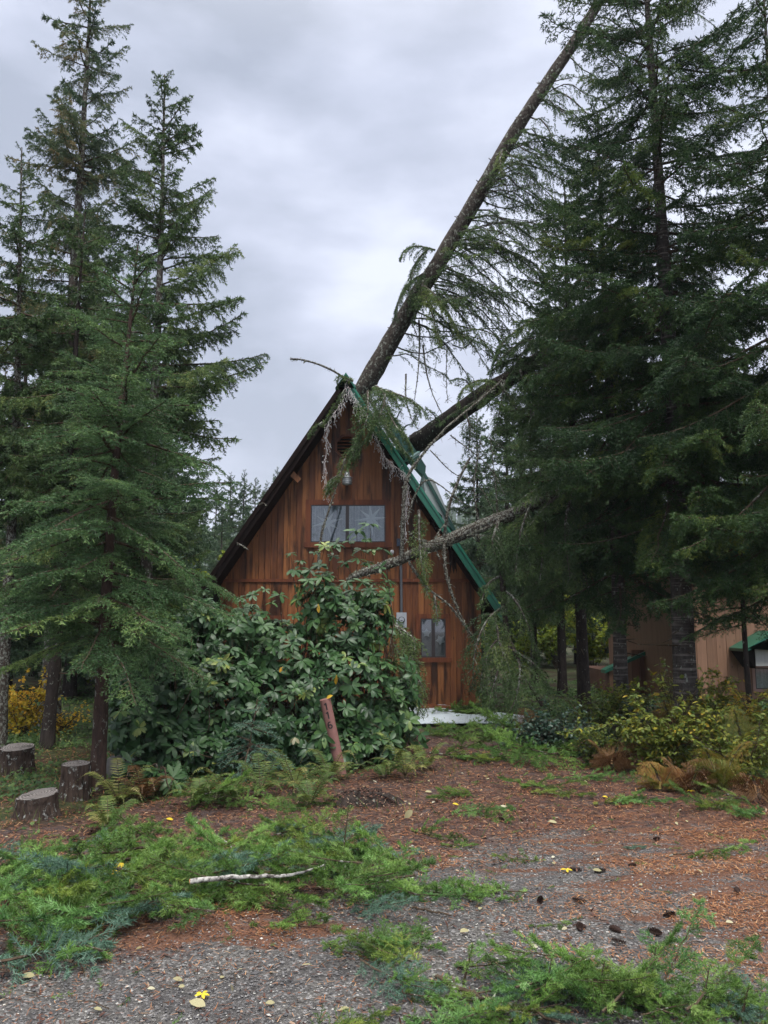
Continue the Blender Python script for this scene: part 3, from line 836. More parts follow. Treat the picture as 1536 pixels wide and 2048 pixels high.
# ------------------------------------------------------------------ tan neighbour building, right
M['t111'] = plank_mat('brown_panel_siding', (0.11, 0.060, 0.038), (0.22, 0.122, 0.075), (0.30, 0.17, 0.11), 0.7, 0.25)
M['t111dark'] = plank_mat('dark_brown_panel_siding', (0.09, 0.042, 0.032), (0.19, 0.090, 0.065), (0.26, 0.13, 0.09), 0.75, 0.4)
M['tantrim'] = plank_mat('tan_corner_trim', (0.22, 0.12, 0.06), (0.36, 0.20, 0.10), (0.46, 0.28, 0.15), 0.7, 0.3)
M['pinktrim'] = simple('pinkish_window_trim', (0.33, 0.20, 0.16), .6)
M['whitesid'] = plank_mat('white_board_siding', (0.30, 0.30, 0.28), (0.42, 0.42, 0.40), (0.52, 0.52, 0.50), 0.7, 0.3)
YG = 16.5
bx0, bx1 = P(1354, 1300, YG)[0], P(1354, 1300, YG)[0] + 6.5
nb = thing('outbuilding', 'tan brown board sided building with green roof behind the right hand firs', 'building', ((bx0 + bx1) / 2, YG + 2.5, 0))
NO = np.array([(bx0 + bx1) / 2, YG + 2.5, 0.0])
gzp = P(1500, 1130, YG)[2]
h = HB(); siding_boards(h, YG, 0.0, lambda x: gzp - 0.001, bx0, bx1, .02, 11, .21); h.build('siding', M['t111'], nb, NO)
h = HB(); h.box((bx0, YG + .025, -.1), (bx1, YG + 5, gzp)); h.build('wall', M['t111'], nb, NO)
h = HB(); h.box((bx0 - .05, YG - .03, 0), (bx0 + .07, YG - .003, gzp)); h.build('corner_trim', M['tantrim'], nb, NO)
h = HB()
xm = (bx0 + bx1) / 2
h.prism([(bx0 - .5, gzp - .12), (xm, gzp + 1.7), (bx1 + .5, gzp - .12), (bx1 + .5, gzp - .02), (xm, gzp + 1.82), (bx0 - .5, gzp - .02)], YG - .5, YG + 5.5)
h.build('roof', M['green'], nb, NO)
h = HB(); h.prism([(bx0, gzp), (bx1, gzp), (xm, gzp + 1.68)], YG, YG + .1); h.build('gable', M['t111'], nb, NO)
window(nb, 1508, 1336, 1580, 1378, 1545, .06, 'curtain', YG, NO, None, 'pinktrim', False)
h = HB(); hx0 = P(1484, 1296, YG - .6)[0]; hz = P(1484, 1297, YG - .6)[2]; hxm = P(1545, 1262, YG - .6)[0]; hzt = P(1545, 1262, YG - .6)[2]
h.prism([(hx0, hz - .06), (hxm, hzt - .06), (2 * hxm - hx0, hz - .06), (2 * hxm - hx0, hz), (hxm, hzt), (hx0, hz)], YG - .8, YG - .004)
hd = h.build('window_hood', M['green'], nb, NO)
h = HB(); x = P(1510, 1300, YG - .6)[0]; h.prism([(x, hz - .35), (2 * hxm - x, hz - .35), (2 * hxm - x, hz - .02), (hxm, hzt - .1), (x, hz - .02)], YG - .6, YG - .5); h.build('hood_gable', M['whitesid'], hd, NO)
h = HB(); h.prism([(hx0 + .03, hz - .07), (x - .01, hz - .40), (x - .01, hz + .02)], YG - .6, YG - .01); h.build('hood_shade', M['black'], hd, NO)  # black wedge put in for the shade on the hood's underside
YS = 18.6
sx0, sx1 = P(1262, 1300, YS)[0], P(1352, 1300, YS)[0] + .3
shd = thing('shed', 'low dark brown shed with green roof edge between the ringed fir trunks', 'shed', ((P(1216, 1300, YS)[0] + sx1) / 2, YS + 1.2, 0))
SO = np.array([(P(1216, 1300, YS)[0] + sx1) / 2, YS + 1.2, 0.0])
zt = P(1300, 1300, YS)[2]
xl = P(1216, 1300, YS)[0]; zl_ = P(1216, 1342, YS)[2]
h = HB(); siding_boards(h, YS, 0, lambda x: zt, sx0, sx1, .02, 12, .2); h.build('siding', M['t111dark'], shd, SO)
h = HB(); siding_boards(h, YS - .02, 0, lambda x: min(zt, zl_ + (x - xl) * .45), xl, sx0 - .01, .02, 13, .2); h.build('side_siding', M['t111'], shd, SO)
h = HB(); h.box((xl + .01, YS + .025, 0), (sx1, YS + 2.5, zl_ - .02)); h.build('wall', M['t111dark'], shd, SO)
h = HB(); h.prism([(xl - .12, zl_ - .05), (sx1 + .1, zl_ + (sx1 - xl) * .45 + .02), (sx1 + .1, zl_ + (sx1 - xl) * .45 + .1), (xl - .12, zl_ + .03)], YS - .10, YS + .25)
h.build('roof', M['green'], shd, SO)

# ------------------------------------------------------------------ vegetation kit
def needles(rng, p0, p1, per_m, nl, nw, flat, tone, spread=(30, 65), minn=2):
    """needle triangles along many twig segments; p0,p1 (k,3), tone (k,)"""
    d = p1 - p0; L = np.linalg.norm(d, axis=1)
    cnt = np.maximum(minn, (L * per_m + rng.random(len(L))).astype(int))
    idx = np.repeat(np.arange(len(L)), cnt)
    n = len(idx)
    t = rng.random(n)
    base = p0[idx] + d[idx] * t[:, None]
    axis = nrm(d)[idx]
    r = rng.standard_normal((n, 3)); r[:, 2] *= (1 - flat)
    r -= axis * (r * axis).sum(1)[:, None]; r = nrm(r)
    b = np.radians(rng.uniform(spread[0], spread[1], n))[:, None]
    dr = axis * np.cos(b) + r * np.sin(b)
    q = nrm(np.cross(dr, rng.standard_normal((n, 3)))) * (nw / 2)
    ln = (nl * rng.uniform(.65, 1.15, n))[:, None]
    V = np.stack([base - q, base + q, base + dr * ln], 1)
    return V.reshape(-1, 3), np.clip(tone[idx] + rng.normal(0, .06, n), 0, 1)

def bough(rng, pts, rad0=0.02, side=0.4, spacing=0.07, sub=0.08, hang=0.3, per_m=60, nl=0.04, nw=0.006,
          flat=0.6, start=0.15, tone=0.4, ang=55, wood_sides=4, subf=0.38, bare=0.0, tipup=0.0, sidewood=True, nz=.16):
    """a conifer limb along `pts` with side twigs, sub twigs and needles.
    returns (woodV, woodF, needleV(3n), needleTone)"""
    nseg = max(6, int(len(pts)))
    C = np.asarray(pts, float)
    seglen = np.linalg.norm(np.diff(C, axis=0), axis=1); cum = np.r_[0, np.cumsum(seglen)]; L = cum[-1]
    T = nrm(np.gradient(C, axis=0))
    wood = MB()
    rad = rad0 * (1 - 0.85 * cum / L) + 0.0015
    wood.tube(C, rad, wood_sides, cap=False)
    P0 = []; P1 = []; TN = []
    s = start * L
    sgn = 1
    while s < L:
        f = s / L
        i = min(np.searchsorted(cum, s) - 1, len(C) - 2); i = max(i, 0)
        u = (s - cum[i]) / (seglen[i] + 1e-9)
        p = C[i] * (1 - u) + C[i + 1] * u
        t = T[i]
        S = np.cross(t, (0, 0, 1.0)); ns = np.linalg.norm(S)
        S = S / ns if ns > .15 else np.array([1.0, 0, 0])
        Nn = np.cross(S, t)
        a = R(ang + rng.normal(0, 9))
        l = side * ((1 - f) ** 0.6 * .85 + .15) * rng.uniform(.35, 1.3) * min(1, .35 + (f - start) / .18)
        if rng.random() >= bare:
            dr = t * math.cos(a) + S * sgn * math.sin(a) + Nn * rng.normal(0.05, nz)
            dr = dr / np.linalg.norm(dr)
            tt = float(np.clip(tone + rng.normal(0, .16), 0, 1))
            ns_ = 4; q = p.copy(); prev = q; tw = [q]
            for k in range(ns_):
                dr = dr + np.array([0, 0, -hang * (.3 + k * .35)]) ; dr /= np.linalg.norm(dr)
                q = prev + dr * l / ns_
                P0.append(prev); P1.append(q); TN.append(tt)
                # sub twigs
                m = max(1, int(l / ns_ / sub + rng.random()))
                S2 = np.cross(dr, Nn if abs(np.dot(dr, Nn)) < .9 else t); S2 /= np.linalg.norm(S2) + 1e-9
                for j in range(m):
                    for sg in (1, -1):
                        if rng.random() < .15: continue
                        g = (k + (j + rng.random()) / m) / ns_
                        sp = prev + (q - prev) * ((j + rng.random()) / m)
                        sl = l * subf * (1.05 - g) * rng.uniform(.6, 1.1) + sub * .35
                        d2 = dr * .66 + S2 * sg * .75 + np.array([0, 0, -hang * .7]) + rng.normal(0, .1, 3)
                        d2 /= np.linalg.norm(d2)
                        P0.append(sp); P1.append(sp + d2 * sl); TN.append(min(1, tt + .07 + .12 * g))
                tw.append(q); prev = q
            if sidewood:
                wood.tube(np.array(tw), [max(.0022, rad0 * .28), max(.002, rad0 * .2), .002, .0016, .001], 3, cap=False)
        s += spacing * rng.uniform(.7, 1.3)
        sgn = -sgn
    if bare < .9:
        k0 = int(len(C) * .45)
        for i in range(k0, len(C) - 1):
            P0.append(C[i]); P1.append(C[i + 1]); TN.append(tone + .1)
    if P0:
        V, tn = needles(rng, np.array(P0), np.array(P1), per_m, nl, nw, flat, np.array(TN))
    else:
        V = np.zeros((0, 3)); tn = np.zeros(0)
    wv = np.concatenate(wood.v); wf = np.concatenate([x[0] for x in wood.quad])
    return wv, wf, V, tn

def limb_curve(L, droop, up, n=9, rng=None):
    t = np.linspace(0, 1, n)
    z = -droop * L * t ** 1.3 + up * L * t ** 3
    y = 0 if rng is None else np.cumsum(rng.normal(0, .02 * L, n)) * .6
    return np.c_[t * L, y * np.ones(n), z]

_protos = {}
def protos(kind, **kw):
    """a few limbs of three lengths for a kind of conifer"""
    if kind in _protos: return _protos[kind]
    r = np.random.default_rng(abs(hash(kind)) % 1000 if False else sum(map(ord, kind)))
    out = []
    for L in kw['lens']:
        for k in range(kw.get('nv', 3)):
            c = limb_curve(L, kw['droop'], kw['up'], 9, r)
            sd = kw['sidef'] * L * r.uniform(.85, 1.15)
            out.append((L, bough(r, c, .008 * L + .006, sd, kw['spacing'], kw['sub'], kw['hang'], kw['per_m'], kw['nl'], kw['nw'],
                                 kw['flat'], kw.get('start', .12), .4, kw.get('ang', 55), 4, kw.get('subf', .38))))
    _protos[kind] = out
    return out

def rotz(a):
    c, s = math.cos(a), math.sin(a); return np.array([[c, -s, 0], [s, c, 0], [0, 0, 1]])
def roty(a):
    c, s = math.cos(a), math.sin(a); return np.array([[c, 0, s], [0, 1, 0], [-s, 0, c]])
def rotx(a):
    c, s = math.cos(a), math.sin(a); return np.array([[1, 0, 0], [0, c, -s], [0, s, c]])

def conifer_mesh(kind, pk, H, hb, Rmax, trunk_r, seed, nbr, elev=(45, 5, -18), power=.8, lean=(0, 0), mats=('fir', 'bark', 'twig'),
                 gaps=0.12, lf=None, trunk_bend=.03, dead=0, top_tone=0.0):
    """returns (trunk MB, crown MB) standing at the origin"""
    r = np.random.default_rng(seed)
    zs = np.linspace(-.15, H, 22)
    cx = lean[0] * zs / H + trunk_bend * np.sin(zs / H * 5 + seed); cy_ = lean[1] * zs / H + trunk_bend * np.cos(zs / H * 4 + seed)
    axis_ = np.c_[cx, cy_, zs]
    rad = trunk_r * (1 - .93 * np.clip(zs, 0, H) / H) ** .9
    rad[0] *= 1.35; rad[1] *= 1.08
    tr = MB(); tr.tube(axis_, np.maximum(rad, .006), 14, bump=.035, rng=r)
    cr = MB()
    pr = protos(kind, **pk)
    zz = hb + (H - hb) * np.sort(r.beta(1.0, 1.15, nbr))
    az = np.cumsum(np.full(nbr, 2.399)) + r.normal(0, .35, nbr)
    for i in range(nbr):
        z = zz[i]; u = (H - z) / (H - hb)
        base = Rmax * (u ** power) * (1 - .22 * max(0, u - .85) / .15)
        L = base * r.uniform(.6, 1.15) + .08
        a = az[i]
        if lf: L *= lf(a % (2 * math.pi), u)
        if r.random() < gaps: L *= r.uniform(.35, .6)
        if L < .1: continue
        e_ = np.interp(u, [0, .5, 1], elev) + r.normal(0, 11)
        cand = sorted(pr, key=lambda q: abs(math.log(q[0] / L)))[:pk.get('nv', 3)]
        Lp, (wv, wf, nv, ntn) = cand[r.integers(len(cand))]
        sc = L / Lp
        Mx = rotz(a) @ roty(-R(e_)) @ rotx(r.normal(0, .2)) @ np.diag([sc, sc * r.choice([-1, 1]), sc])
        o = np.array([np.interp(z, zs, cx), np.interp(z, zs, cy_), z])
        cr.add(wv @ Mx.T + o, wf, 1, .5)
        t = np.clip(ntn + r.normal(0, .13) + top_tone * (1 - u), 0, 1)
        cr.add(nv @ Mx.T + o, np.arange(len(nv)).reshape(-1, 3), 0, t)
    for i in range(dead):
        z = r.uniform(hb * .35, hb * 1.15); a = r.uniform(0, 6.28); L = r.uniform(.3, .9) * Rmax * .45
        c = limb_curve(L, r.uniform(-.1, .3), 0, 6, r) @ rotz(a).T + [np.interp(z, zs, cx), np.interp(z, zs, cy_), z]
        cr.tube(c, np.linspace(.014, .003, 6), 4, 1, .5, False)
    return tr, cr

PK_FIR = dict(lens=(.45, 1.1, 2.1), nv=3, droop=.30, up=.28, sidef=.34, spacing=.06, sub=.06, hang=.42, per_m=90, nl=.045, nw=.011, flat=.2, subf=.42)
PK_TALL = dict(lens=(.5, 1.2, 2.2), nv=4, droop=.30, up=.17, sidef=.42, spacing=.06, sub=.065, hang=.7, per_m=85, nl=.055, nw=.015, flat=.1, ang=48, subf=.5)
PK_HEM = dict(lens=(.35, .9, 1.7), nv=4, droop=.22, up=-.02, sidef=.42, spacing=.042, sub=.045, hang=.16, per_m=100, nl=.034, nw=.0095, flat=.6, subf=.42)
PK_FAR = dict(lens=(.7, 2.0), nv=3, droop=.30, up=.25, sidef=.38, spacing=.13, sub=.13, hang=.35, per_m=26, nl=.15, nw=.045, flat=.3)
PK_DENSE = dict(lens=(.5, 1.3, 2.5), nv=3, droop=.36, up=.24, sidef=.34, spacing=.065, sub=.065, hang=.5, per_m=85, nl=.055, nw=.014, flat=.2, subf=.5)

def place_conifer(name, label, cat, x, y, meshes, mats, rz=0, group=None, s=1.0):
    t = thing(name, label, cat, (x, y, gz(x, y)), rz, group)
    t.scale = (s, s, s)
    if isinstance(meshes[0], MB):
        meshes[0].build('trunk', M[mats[1]], t); meshes[1].build('crown', [M[mats[0]], M[mats[2]]], t)
    return t

# ---- left: the young hemlock in front
p = G(190, 1582)
tr, cr = conifer_mesh('hemlock', PK_HEM, 5.75, 1.42, 1.42, .078, 21, 108, elev=(45, 10, -3), power=.62, lean=(.10, .1), gaps=.12,
                      lf=lambda a, u: 1.0)
place_conifer('hemlock_tree', 'young hemlock with layered feathery boughs and bare lower trunk, nearest tree on the left', 'tree', p[0], p[1], (tr, cr), ('hemlock', 'redbark', 'twig'))
# ---- left: tall bronze-tipped fir running out of the top of the frame
p = P(100, 1470, 13.0)
tr, cr = conifer_mesh('tallfir', PK_TALL, 13.9, 2.4, 1.75, .15, 22, 215, elev=(38, 8, -16), power=.46, lean=(-.1, 0), gaps=.18, top_tone=.18)
place_conifer('fir_tree', 'tall dark fir with bronze tipped crown, highest of the trees on the left', 'tree', p[0], p[1], (tr, cr), ('brownfir', 'bark', 'twig'))
# ---- left: second fir, its branches reaching out to the right
p = P(285, 1450, 12.2)
def lf2(a, u):
    right = a < 1.0 or a > 5.3
    return (1.3 if right and .35 < u < .62 else (.62 if u > .66 else 1.0))
tr, cr = conifer_mesh('tallfir', PK_TALL, 11.1, 1.6, 1.8, .12, 23, 205, elev=(48, 20, 6), power=.55, lean=(-.1, 0), gaps=.15, lf=lf2)
place_conifer('fir_tree', 'slender grey green fir whose boughs reach right into the open sky', 'tree', p[0], p[1], (tr, cr), ('fir', 'bark', 'twig'))
# ---- left edge: pale lichened trunk
p = P(4, 1460, 10.5)
tr, cr = conifer_mesh('tallfir', PK_TALL, 8.6, 3.2, .95, .085, 24, 130, elev=(40, 5, -20), power=.6, lean=(-.25, 0), gaps=.25, dead=8)
place_conifer('fir_tree', 'thin sparse fir with pale lichened trunk at the left edge of the picture', 'tree', p[0], p[1], (tr, cr), ('fir', 'greybark', 'twig'))
# ---- left: dark stem rising behind the stumps
p = G(92, 1497)
tr, cr = conifer_mesh('tallfir', PK_TALL, 7.6, 2.0, 1.35, .085, 25, 120, elev=(35, 5, -15), power=.6, lean=(.15, 0), gaps=.2, dead=4)
place_conifer('fir_tree', 'dark stemmed fir standing just behind the three stumps', 'tree', p[0], p[1], (tr, cr), ('fir', 'darkbark', 'twig'))

# ---- right: the big ring-barked fir and its neighbours
def lfA(a, u):
    return 1.0
x, y = P(1378, 1450, 11.0)[:2]
tr, cr = conifer_mesh('densefir', PK_DENSE, 13.5, 3.0, 2.6, .165, 31, 215, elev=(35, 5, -14), power=.42, lean=(-.05, 0), gaps=.12, dead=8)
place_conifer('fir_tree', 'large dark fir with thick ring marked trunk in the right hand group', 'tree', x, y, (tr, cr), ('darkfir', 'ringbark', 'twig'))
x, y = P(1242, 1440, 12.4)[:2]
tr, cr = conifer_mesh('densefir', PK_DENSE, 10.6, 2.3, 1.9, .12, 32, 160, elev=(35, 2, -18), power=.5, lean=(.05, 0), gaps=.12, dead=8)
place_conifer('fir_tree', 'fir with slimmer ringed trunk, next left of the large one', 'tree', x, y, (tr, cr), ('darkfir', 'ringbark', 'twig'))
x, y = P(1166, 1430, 14.4)[:2]
tr3, cr3 = conifer_mesh('densefir', PK_DENSE, 10.4, 2.6, 1.9, .115, 33, 130, elev=(35, 0, -20), power=.5, gaps=.1, dead=5)
t3 = place_conifer('fir_tree', 'fir with smooth black trunk in the right hand group', 'tree', x, y, (tr3, cr3), ('fir', 'darkbark', 'twig'))
x, y = P(1640, 1500, 9.0)[:2]
tr, cr = conifer_mesh('densefir', PK_DENSE, 9.8, 2.2, 1.9, .13, 34, 140, elev=(35, 8, -12), power=.5, gaps=.1)
place_conifer('fir_tree', 'black green fir overhanging the right edge of the picture', 'tree', x, y, (tr, cr), ('darkfir', 'bark', 'twig'))
x, y = P(1508, 1500, 10.6)[:2]
tr, cr = conifer_mesh('hemlock', PK_HEM, 4.2, 1.6, .9, .045, 35, 45, elev=(35, 5, -8), power=.6, gaps=.1)
place_conifer('hemlock_tree', 'thin dark stemmed young hemlock in front of the tan outbuilding', 'tree', x, y, (tr, cr), ('hemlock', 'darkbark', 'twig'))
# behind those, a few more of the same kind
def put_copy(t, x, y, rz, s, label, group=None):
    c = copy_tree(t); c.location = (x, y, gz(x, y)); c.rotation_euler = (0, 0, rz); c.scale = (s, s, s)
    c['label'] = label
    if group: c['group'] = group
    return c
for px, Y, rz, s, lb in ((1125, 17.5, 1.2, .92, 'dark fir deep in the group just right of the cabin'),
                         (1072, 20.5, 2.9, .80, 'shorter fir nearest the right hand corner of the cabin, behind it'),
                         (1300, 20.0, 4.2, 1.0, 'fir standing in the gap between the two ringed trunks'),
                         (1460, 22.0, 5.3, 1.05, 'fir rising behind the tan outbuilding')):
    x = P(px, 1400, Y)[0]
    put_copy(t3, x, Y, rz, s, lb)

# ---- woods in the background: shared meshes
far_src = []
for k in range(4):
    tr, cr = conifer_mesh('farfir', PK_FAR, 11.0, .9, 2.3, .13, 60 + k, 170, elev=(45, 10, -10), power=.75, gaps=.12)
    far_src.append((tr, cr))
WG = 'firs in the woods behind the cabin'
srcs = [None] * 4
rb = np.random.default_rng(77)
spots = []
# left of the cabin, behind the left trees
for px, Y in ((20, 19), (75, 24), (150, 17.5), (215, 22), (262, 18.5), (330, 21), (372, 26), (120, 31), (30, 34), (300, 33),
              (395, 33), (425, 40), (455, 47), (482, 42), (505, 52), (528, 46), (549, 41), (575, 50), (600, 58), (350, 45), (230, 44), (170, 50), (60, 47), (440, 30)):
    spots.append((px, Y, None))
for px, Y in ((905, 62), (940, 48), (985, 40), (1020, 33), (1050, 28), (1100, 36), (1150, 30), (1200, 38), (1250, 27), (1335, 33), (1400, 40), (1480, 34), (1540, 30), (1000, 55), (1180, 50), (1590, 26), (960, 30)):
    spots.append((px, Y, None))
tops = {395: 985, 425: 960, 455: 945, 482: 940, 505: 955, 528: 962, 549: 935, 575: 950, 600: 960, 905: 1020, 940: 1000, 985: 930, 1000: 960, 440: 1010, 372: 990, 350: 960}
for px, Y, _ in spots:
    k = int(rb.integers(4))
    x = P(px, 1240, Y)[0]
    if px in tops: s = (P(px, tops[px], Y)[2] - gz(x, Y)) / 11.0
    else: s = rb.uniform(.75, 1.15)
    s = min(s, 1.7)
    lab = 'pale green fir in the stand left of the cabin' if px < 700 else 'pale green fir in the woods right of the cabin'
    if srcs[k] is None:
        t = place_conifer('fir_tree', lab, 'tree', x, Y, far_src[k], ('farfir', 'darkbark', 'twig'), rb.uniform(0, 6), lab.replace('pale green fir', 'firs'), s)
        srcs[k] = t
    else:
        t = copy_tree(srcs[k]); t.location = (x, Y, gz(x, Y)); t.rotation_euler = (0, 0, rb.uniform(0, 6)); t.scale = (s, s, s)
        t['label'] = lab; t['group'] = lab.replace('pale green fir', 'firs')

# ------------------------------------------------------------------ the fallen trees
def lichen_bits(rng, mb, pts, rad, n, mat, size=.02):
    pts = np.asarray(pts); k = rng.integers(0, len(pts) - 1, n); u = rng.random((n, 1))
    c = pts[k] * (1 - u) + pts[k + 1] * u + nrm(rng.standard_normal((n, 3))) * (np.asarray(rad)[k][:, None])
    a = rng.standard_normal((n, 3)) * size * .7; b = rng.standard_normal((n, 3)) * size * .7 - (0, 0, size * .4)
    mb.add(np.stack([c, c + a, c + b], 1).reshape(-1, 3), np.arange(3 * n).reshape(-1, 3), mat, rng.random(n))
def add_bough(mb, rng, pts, **kw):
    wv, wf, nv, tn = bough(rng, pts, **kw)
    mb.add(wv, wf, 1, .5)
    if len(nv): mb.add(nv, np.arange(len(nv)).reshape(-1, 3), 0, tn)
def Pp(lst):
    return np.array([P(a, b, c) for a, b, c in lst])
def shift(arr, o): return np.asarray(arr) - o

# trunk one: over the ridge and up into the right hand firs
r = np.random.default_rng(41)
o1 = P(735, 765, 16.3)
f1 = thing('fallen_tree', 'long lichened fir trunk leaning from the cabin ridge up across the sky', 'fallen tree', o1)
pts = Pp([(1262, -120, 14.0), (1205, -10, 14.2), (1150, 82, 14.4), (1035, 255, 14.8), (960, 385, 15.2), (880, 520, 15.6), (815, 625, 15.9), (735, 765, 16.3), (690, 850, 16.9), (600, 1010, 18.8), (520, 1150, 21.5)])
sp = spline(pts, 60)
rad = np.interp(np.linspace(0, 1, 60), [0, .1, .45, .68, 1], [.08, .095, .160, .200, .25]) 
b = MB(); b.tube(shift(sp, o1), rad, 18, bump=.045, rng=r)
lichen_bits(r, b, shift(sp, o1), rad, 900, 1, .035)
b.build('trunk', [M['logbark'], M['lichen']], f1)
kw = dict(rad0=.024, side=.6, spacing=.058, sub=.06, hang=.52, per_m=85, nl=.045, nw=.0115, flat=.1, start=.14, ang=50, subf=.48, tone=.45)
limbs1 = [
 ([(1125, 110, 14.5), (1165, 140, 14.3), (1215, 175, 14.2)], .35),
 ([(1100, 170, 14.6), (1150, 195, 14.4), (1220, 260, 14.2), (1260, 330, 14)], .4),
 ([(1085, 198, 14.6), (1140, 215, 14.2), (1190, 280, 13.9)], .4),
 ([(1062, 235, 14.7), (1100, 255, 14.3), (1150, 340, 14)], .45),
 ([(1045, 262, 14.8), (1110, 300, 14.4), (1180, 340, 14.2), (1250, 420, 14)], .5),
 ([(1035, 285, 14.9), (1090, 308, 14.8), (1160, 360, 14.6), (1230, 430, 14.5)], .5),
 ([(1000, 345, 15.0), (1060, 385, 14.6), (1130, 425, 14.4), (1210, 480, 14.2)], .5),
 ([(980, 380, 15.1), (1040, 405, 15.0), (1120, 440, 14.8), (1190, 530, 14.6)], .5),
 ([(955, 420, 15.3), (1010, 445, 14.9), (1080, 500, 14.6), (1150, 590, 14.4)], .55),
 ([(935, 458, 15.4), (1000, 490, 15.0), (1075, 540, 14.7), (1150, 620, 14.5)], .55),
 ([(915, 488, 15.4), (975, 520, 15.2), (1040, 575, 14.9), (1110, 660, 14.7)], .55),
 ([(908, 500, 15.5), (960, 540, 15.0), (1020, 580, 14.7), (1100, 600, 14.5)], .5),
 ([(890, 530, 15.6), (945, 565, 15.2), (1000, 620, 15.0), (1060, 700, 14.8)], .6),
 ([(885, 540, 15.6), (930, 560, 15.4), (990, 625, 15.2), (1040, 680, 15.0)], .5),
 ([(870, 575, 15.7), (930, 600, 15.4), (985, 650, 15.1), (1050, 740, 14.9)], .6),
 ([(838, 600, 15.8), (880, 640, 15.4), (930, 680, 15.1), (985, 750, 14.9)], .55),
 ([(822, 640, 15.9), (870, 665, 15.5), (925, 720, 15.2), (960, 790, 15)], .6),
 ([(1010, 300, 14.8), (1020, 330, 14.5), (1010, 370, 14.4)], .25),
]
for k in range(34):
    i_ = r.uniform(5, 36); q = sp[int(i_)]; px_ = 768 + 0
    # pixel-free: branch off the trunk, sweeping right, forward and down
    L_ = r.uniform(.7, 2.7); dz_ = r.uniform(.5, 1.15)
    limbs1.append((np.array([q, q + [L_ * .33, -r.uniform(.1, .6), -L_ * r.uniform(-.05, .25)], q + [L_ * .66, -r.uniform(.3, .9), -L_ * r.uniform(.35, .52) * dz_], q + [L_, -r.uniform(.4, 1.2), -L_ * r.uniform(.7, 1.0) * dz_]]), r.uniform(.4, .6)))
for k in range(26):
    q = sp[int(r.uniform(24, 40))]; L_ = r.uniform(1.2, 2.9); dz_ = r.uniform(.35, .95)
    limbs1.append((np.array([q, q + [L_ * .34, -r.uniform(.1, .9), -L_ * r.uniform(.02, .2)], q + [L_ * .7, -r.uniform(.3, 1.4), -L_ * .42 * dz_], q + [L_ * 1.05, -r.uniform(.4, 1.8), -L_ * .85 * dz_]]), r.uniform(.4, .6)))
for pl, sd in limbs1:
    c = spline(Pp(pl) if not isinstance(pl, np.ndarray) else pl, 10) - o1
    k2 = dict(kw); k2['side'] = sd * r.uniform(.7, 1.4); k2['bare'] = r.uniform(.25, .6); k2['ang'] = r.uniform(35, 85); k2['hang'] = r.uniform(.3, .8); k2['spacing'] = .042; k2['sub'] = .085; k2['subf'] = .36; k2['nl'] = .036; k2['nz'] = .4; k2['rad0'] = .018; k2['start'] = .06; c = c + np.cumsum(r.normal(0, .022, c.shape), 0) * (np.arange(10) > 0)[:, None] * r.uniform(.9, 1.1) ; k2['tone'] = r.uniform(.3, .6)
    b = MB(); add_bough(b, r, c, **k2)
    b.build('limb', [M['fir'], M['bark']], f1)
# knots and stubs on its upper side, tufts on the left flank
b = MB()
for i in range(46):
    k = int(r.integers(3, 46)); p = shift(sp, o1)[k]; d = nrm(np.array([r.normal(-.6, .6), r.normal(-.3, .6), r.normal(.3, .5)]))
    b.tube([p, p + d * (rad[k] + r.uniform(.02, .10))], [.022, .008], 5, 0, .5)
b.build('branch_stubs', M['bark'], f1)['kind'] = 'stuff'
for pl, sd, tn in (([(855, 500, 15.4), (835, 520, 15.3), (822, 560, 15.2), (820, 600, 15.2)], .35, .5),
                   ([(850, 545, 15.4), (815, 570, 15.2), (795, 610, 15.1), (790, 640, 15.1)], .4, .3),
                   ([(870, 500, 15.4), (835, 492, 15.2), (810, 500, 15.1), (800, 520, 15.1)], .35, .4),
                   ([(845, 560, 15.4), (840, 600, 15.2), (825, 640, 15.2)], .4, .4),
                   ([(845, 570, 15.4), (870, 590, 15.1), (905, 640, 15), (930, 690, 14.9)], .45, .8),
                   ([(840, 575, 15.4), (855, 600, 15.1), (870, 650, 15), (880, 690, 14.9)], .4, .8),
                   ([(1005, 300, 14.8), (1000, 320, 14.6), (1005, 350, 14.5)], .22, .9)):
    k2 = dict(kw); k2.update(side=sd * 1.25, tone=tn, start=.03, spacing=.036, hang=.6)
    b = MB(); add_bough(b, r, spline(Pp(pl), 8) - o1, **k2); b.build('limb', [M['fir'], M['bark']], f1)
# its dead broken branches, hanging
for pl, r0 in (([(838, 640, 15.6), (839, 690, 15.5), (836, 745, 15.4), (829, 800, 15.4)], .022),
               ([(846, 690, 15.5), (853, 745, 15.4), (866, 790, 15.3), (886, 832, 15.2)], .020),
               ([(812, 748, 15.5), (812, 795, 15.4), (822, 835, 15.3), (842, 868, 15.2)], .018),
               ([(905, 690, 15.5), (930, 695, 15.3), (955, 668, 15.2)], .014),
               ([(893, 700, 15.4), (893, 770, 15.3), (896, 805, 15.2)], .008),
               ([(822, 645, 15.8), (832, 665, 15.6), (836, 680, 15.6)], .01)):
    c = spline(Pp(pl), 10) - o1
    b = MB(); b.tube(c, np.linspace(r0, r0 * .35, 10), 6, 1, .5, True, .1, r)
    for j in range(26):
        k = int(r.integers(1, 9)); q = c[k]; d = nrm(r.standard_normal(3)) * r.uniform(.03, .18); b.tube([q, q + d], [.005, .002], 3, 1, .5, False)
    lichen_bits(r, b, c, np.full(10, r0), 60, 0, .022)
    b.build('dead_branch', [M['lichen'], M['bark']], f1)

